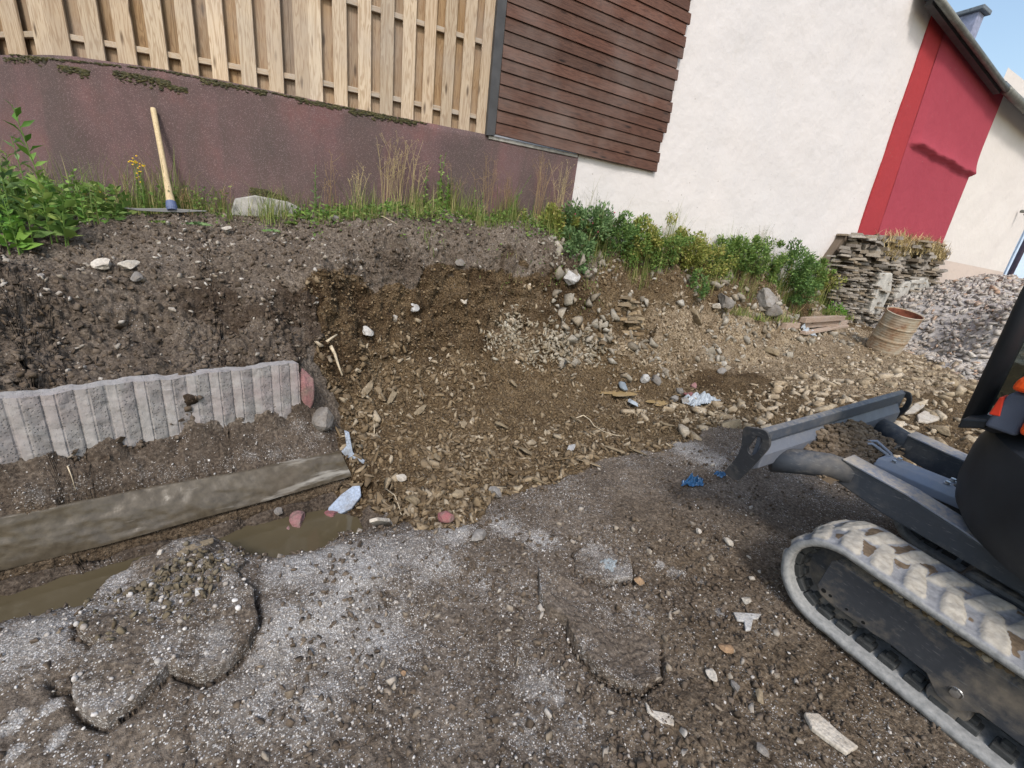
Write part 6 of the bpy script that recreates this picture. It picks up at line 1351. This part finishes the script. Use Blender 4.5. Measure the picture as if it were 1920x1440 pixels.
# thin dry weeds standing along the walls
def dryweed(px, py, Y, hpx, n, label, mat='dry', spread=.35, group='dry weeds standing along the walls', seeds=True, name='dry_weed', twig=3, leafmat=None, r=.0020, lean=0.):
    b = np.array(onY(px, py, Y)); b[2] = hz(b[0], b[1]) - .01; s = scale_at(b); H = hpx * s; rs_ = random.Random(int(px * 7 + py)); t = thing(name, label, 'weed', tuple(b), group); m = MB(); tips = []
    for i in range(n):
        h = H * rs_.uniform(.55, 1.0); a = rs_.uniform(0, 6.28); sp = spread * h * rs_.random(); dx, dy = math.cos(a) * sp + lean * h, math.sin(a) * sp * .45; dy = min(dy, 4.97 - b[1]) if Y < 5 and px > 581 else dy
        o = np.array([rs_.gauss(0, .03), rs_.gauss(0, .015), 0]); pts = [b + o, b + o + [dx * .25, dy * .25, h * .4], b + o + [dx * .6, dy * .6, h * .75], b + o + [dx, dy, h]]; m.tube(pts, r, 4, r2=r * .5); tips.append(pts[-1])
        for k in range(twig):
            f = rs_.uniform(.4, .95); j = min(2, int(f * 3)); g = f * 3 - j; p = pts[j] * (1 - g) + pts[j + 1] * g; q = p + np.array([rs_.gauss(0, .05), rs_.gauss(0, .025), rs_.uniform(.03, .10)]) * min(1.4, H * 1.6); m.tube([p, (p + q) / 2 + [0, 0, -.005], q], r * .7, 3, r2=r * .3); tips.append(q)
    m.build('stalks', LG[mat], t)
    if seeds:
        P_ = np.array(tips); R_ = np.random.default_rng(int(px)); P_ = np.repeat(P_, 4, 0) + R_.normal(0, .008, (len(P_) * 4, 3)); L = R_.uniform(.006, .016, len(P_)); V, F = leaves(P_, R_.normal(size=P_.shape), L, L * .4, R_); mesh('foliage', V, F, LG[leafmat or mat], t)  # seed heads at the stalk tips, dark leaves on the leaning sprig
    return t
for q in [(613, 395, 4.9, 90, 4, 'pair of thin dry stems right of the mossy footing'), (628, 398, 4.9, 120, 3, 'tall lone brown stem left of the middle weeds'), (672, 400, 4.88, 90, 8, 'low bunch of dry stems left of the tall straw bunch'), (722, 405, 4.86, 150, 12, 'tall straw bunch in the middle of the wall foot'), (745, 408, 4.88, 140, 12, 'straw-coloured bunch right beside the tall straw bunch'), (775, 410, 4.88, 130, 8, 'thin dry bunch between the straw and the green climber'), (848, 415, 4.88, 90, 7, 'short dry bunch right of the green climber'), (908, 420, 4.88, 120, 12, 'dry bunch with fine heads below the fence end'), (945, 425, 4.88, 95, 9, 'lower dry bunch under the dark boarding'), (1003, 430, 4.86, 120, 14, 'bushy dry bunch left of the plinth end'), (1045, 432, 4.86, 130, 14, 'dense yellowish bunch at the plinth end'), (1070, 440, 4.8, 70, 8, 'short dry bunch in front of the plinth end'), (425, 420, 4.9, 80, 3, 'thin reddish stem right of the pickaxe'), (350, 395, 5.0, 60, 7, 'arching dry stems right of the pickaxe handle'), (235, 385, 5.1, 85, 4, 'leaning dry stems left of the pickaxe'), (160, 380, 5.2, 60, 6, 'dry tangle between the tall weed and the pickaxe')]:
    dryweed(*q, mat='straw' if ('straw' in q[5] or 'yellowish' in q[5]) else 'dry')
dryweed(1120, 430, 4.9, 95, 8, 'grey airy weed in front of the pale wall corner', 'grey', .5)
dryweed(1290, 468, 4.85, 40, 5, 'small grey weed above the yellowish shrub', 'grey', .5)
dryweed(1345, 468, 4.86, 75, 2, 'upright plume weed above the bank row', 'grey', .06, twig=14)
dryweed(1378, 470, 4.86, 85, 2, 'second upright plume weed right of the first', 'grey', .06, twig=14)
dryweed(1420, 480, 4.86, 95, 14, 'wide airy grey weed above the mid-green shrub', 'grey', .7, twig=5)
dryweed(1465, 490, 4.86, 105, 14, 'widest airy grey weed leaning to the dark shrub', 'grey', .6, twig=5)
dryweed(1495, 500, 4.84, 95, 4, 'tall green plume above the dark shrub', 'mid', .1, twig=16)
dryweed(1545, 520, 4.86, 90, 8, 'pale airy weed nearest the slate wall', 'grey', .5)
dryweed(1185, 400, 4.95, 55, 7, 'leaning sprig with dark leaves on the pale wall', 'grey', .5, leafmat='dark', lean=.6)
# leafy weeds
def leafyweed(px, py, Y, hpx, label, mat='mid', leaf=.06, nst=1, nl=16, aspect=.32, name='leafy_weed', group='leafy weeds at the wall foot', up=.35, flowers=None, lean=0.):
    b = np.array(onY(px, py, Y)); b[2] = hz(b[0], b[1]) - .01; s = scale_at(b); H = hpx * s; R_ = np.random.default_rng(int(px * 3 + py)); t = thing(name, label, 'weed', tuple(b), group); m = MB(); pos = []; dr_ = []; LL = []; fl = []
    for i in range(nst):
        h = H * (1 if i == 0 else R_.uniform(.5, .95)); o = np.array([R_.normal(0, .06), R_.normal(0, .03), 0]) * (i > 0); e = np.array([R_.normal(0, .06) * h + lean * h, R_.normal(0, .04) * h, h]); pts = [b + o, b + o + e * [.3, .3, .5], b + o + e]; m.tube(pts, .0045, 6, r2=.002)
        for k in range(nl):
            f = (k + .5) / nl; f = .12 + .88 * f; p = pts[0] * (1 - f) ** 2 + 2 * f * (1 - f) * pts[1] + f * f * pts[2]; a = k * 2.4 + R_.normal(0, .4); pos.append(p); dr_.append([math.cos(a), math.sin(a), up + f * .6]); LL.append(leaf * (1.25 - .75 * f) * R_.uniform(.7, 1.2))
        fl.append(pts[2])
    m.build('stem', LG['mid'], t); LL = np.array(LL); V, F = leaves(np.array(pos), np.array(dr_, float), LL, LL * aspect, R_, .35); mesh('leaves', V, F, LG[mat], t)
    if flowers:
        V, F = [], []; rr4 = random.Random(3)
        for p in fl:
            for k in range(4): lump(V, F, p + np.array([rr4.gauss(0, .02), rr4.gauss(0, .015), rr4.gauss(0, .02)]), (.008, .008, .006), rr4, .2)
        mesh('blossom', V, F, flowers, t)
    return t
leafyweed(105, 440, 4.25, 270, 'tallest leafy weed at the left edge with a bright tip', 'fresh', .15, 1, 26, .3, lean=.0)
leafyweed(20, 430, 4.5, 190, 'leafy weed cut by the left edge behind the tallest one', 'mid', .12, 3, 18, .3)
leafyweed(95, 445, 4.2, 150, 'broad-leaved weed at the foot of the tallest one', 'mid', .14, 4, 14, .42)
leafyweed(30, 450, 4.0, 120, 'low broad-leaved weed in the bottom left of the weeds', 'fresh', .11, 5, 12, .45)
leafyweed(-30, 430, 4.4, 200, 'weed mostly outside the left edge of the photo', 'dark', .12, 4, 18, .3)
leafyweed(45, 425, 4.6, 140, 'bushy green weed behind the tallest leafy one', 'mid', .10, 6, 16, .4)
leafyweed(100, 420, 4.7, 105, 'bushy green weed right of the tallest leafy one', 'fresh', .09, 6, 14, .42)
leafyweed(0, 445, 4.2, 110, 'dark bushy weed low in the left corner of the terrace', 'dark', .11, 6, 14, .42)
leafyweed(185, 400, 4.95, 70, 'green weed with narrow leaves left of the small yellow-flowered weed', 'mid', .06, 6, 14, .35)
leafyweed(140, 395, 5.1, 95, 'thin-leaved weed close to the wall right of the tall weeds', 'mid', .07, 5, 16, .3)
leafyweed(70, 430, 4.4, 200, 'slender blue-green weed beside the tallest leafy one', 'blue', .11, 2, 20, .28)
leafyweed(120, 400, 4.9, 110, 'weed with rounded leaves climbing the wall at left', 'fresh', .06, 3, 14, .6, lean=.3)
leafyweed(150, 420, 4.7, 60, 'low green weed between the tall weeds and pickaxe', 'fresh', .07, 5, 9, .5)
leafyweed(262, 375, 5.1, 115, 'thin yellow-flowered weed left of the pickaxe handle', 'mid', .035, 6, 14, .35, flowers=FLY)
leafyweed(180, 355, 5.3, 55, 'small yellow-flowered weed near the tall weeds', 'mid', .035, 5, 10, .35, flowers=FLY)
leafyweed(225, 395, 5.0, 50, 'low dark green weed under the pickaxe head tip', 'dark', .05, 6, 10, .4)
leafyweed(818, 405, 4.88, 105, 'green climber with rounded leaves on the middle wall foot', 'mid', .045, 4, 22, .75, up=.1)
leafyweed(838, 408, 4.86, 70, 'lower climber beside the green climber', 'fresh', .04, 3, 16, .7, up=.1)
leafyweed(885, 420, 4.86, 60, 'pale green leafy weed below the fence end', 'mid', .05, 4, 10, .5)
leafyweed(955, 425, 4.86, 85, 'bright narrow climber leaning right below the boarding', 'fresh', .035, 2, 20, .6, lean=.5)
leafyweed(590, 385, 4.92, 95, 'grey-green weed with thin leaves right of the mossy footing', 'blue', .06, 2, 12, .25)
for k, (px, py, w_, mt, lb) in enumerate([(560, 405, 5, 'mid', 'low green tuft right of the mossy footing'), (600, 400, 5, 'fresh', 'low green tuft left of the middle weeds'), (655, 405, 5, 'mid', 'low leafy tuft under the dry stems'), (700, 410, 5, 'dark', 'low dark leafy tuft left of the straw bunch'), (735, 420, 4, 'fresh', 'bright grass-like tuft in front of the straw bunch'), (900, 432, 4, 'mid', 'low leafy tuft below the fence end'), (975, 440, 4, 'yel', 'low yellowish tuft under the boarding'), (1030, 445, 4, 'fresh', 'low bright tuft before the plinth end')]):
    leafyweed(px, py, 4.8, 30, lb, mt, .055, 6, 9, .45, name='leafy_tuft', group='low leafy tufts on the terrace')
def groundleaf(px, py, L, label, mat, ang):
    p = hit(px, py); s = scale_at(p) * L; R_ = np.random.default_rng(px); m = []; n = 9; P_ = []; D_ = []; LL = []
    d = np.array([math.cos(rad(ang)), math.sin(rad(ang)) * .5, 0.0]); sd = np.array([-d[1], d[0], 0])
    for i in range(n):
        f = i / n; c = p + d * s * (f - .5) + [0, 0, .025 + .01 * math.sin(f * 3)]
        for sgn in (-1, 1): P_.append(c); D_.append(d * .7 + sd * sgn + [0, 0, .1]); LL.append(s * .32 * math.sin(math.pi * min(1, f * .85 + .12)) + .01)
    LL = np.array(LL); V, F = leaves(np.array(P_), np.array(D_), LL, LL * .45, R_); o = mesh('fallen_leaf', V - p, F, LG[mat]); o.location = p; return tag(o, label, 'leaf')
groundleaf(372, 428, 58, 'jagged thistle leaf lying below the pickaxe', 'blue', 10)
groundleaf(300, 424, 40, 'green leaf lying left of the thistle leaf', 'mid', -15)
groundleaf(545, 425, 50, 'pulled green weed wilting on the terrace edge', 'mid', -60)
groundleaf(508, 440, 44, 'pale wilted weed beside the pulled green one', 'blue', 20)
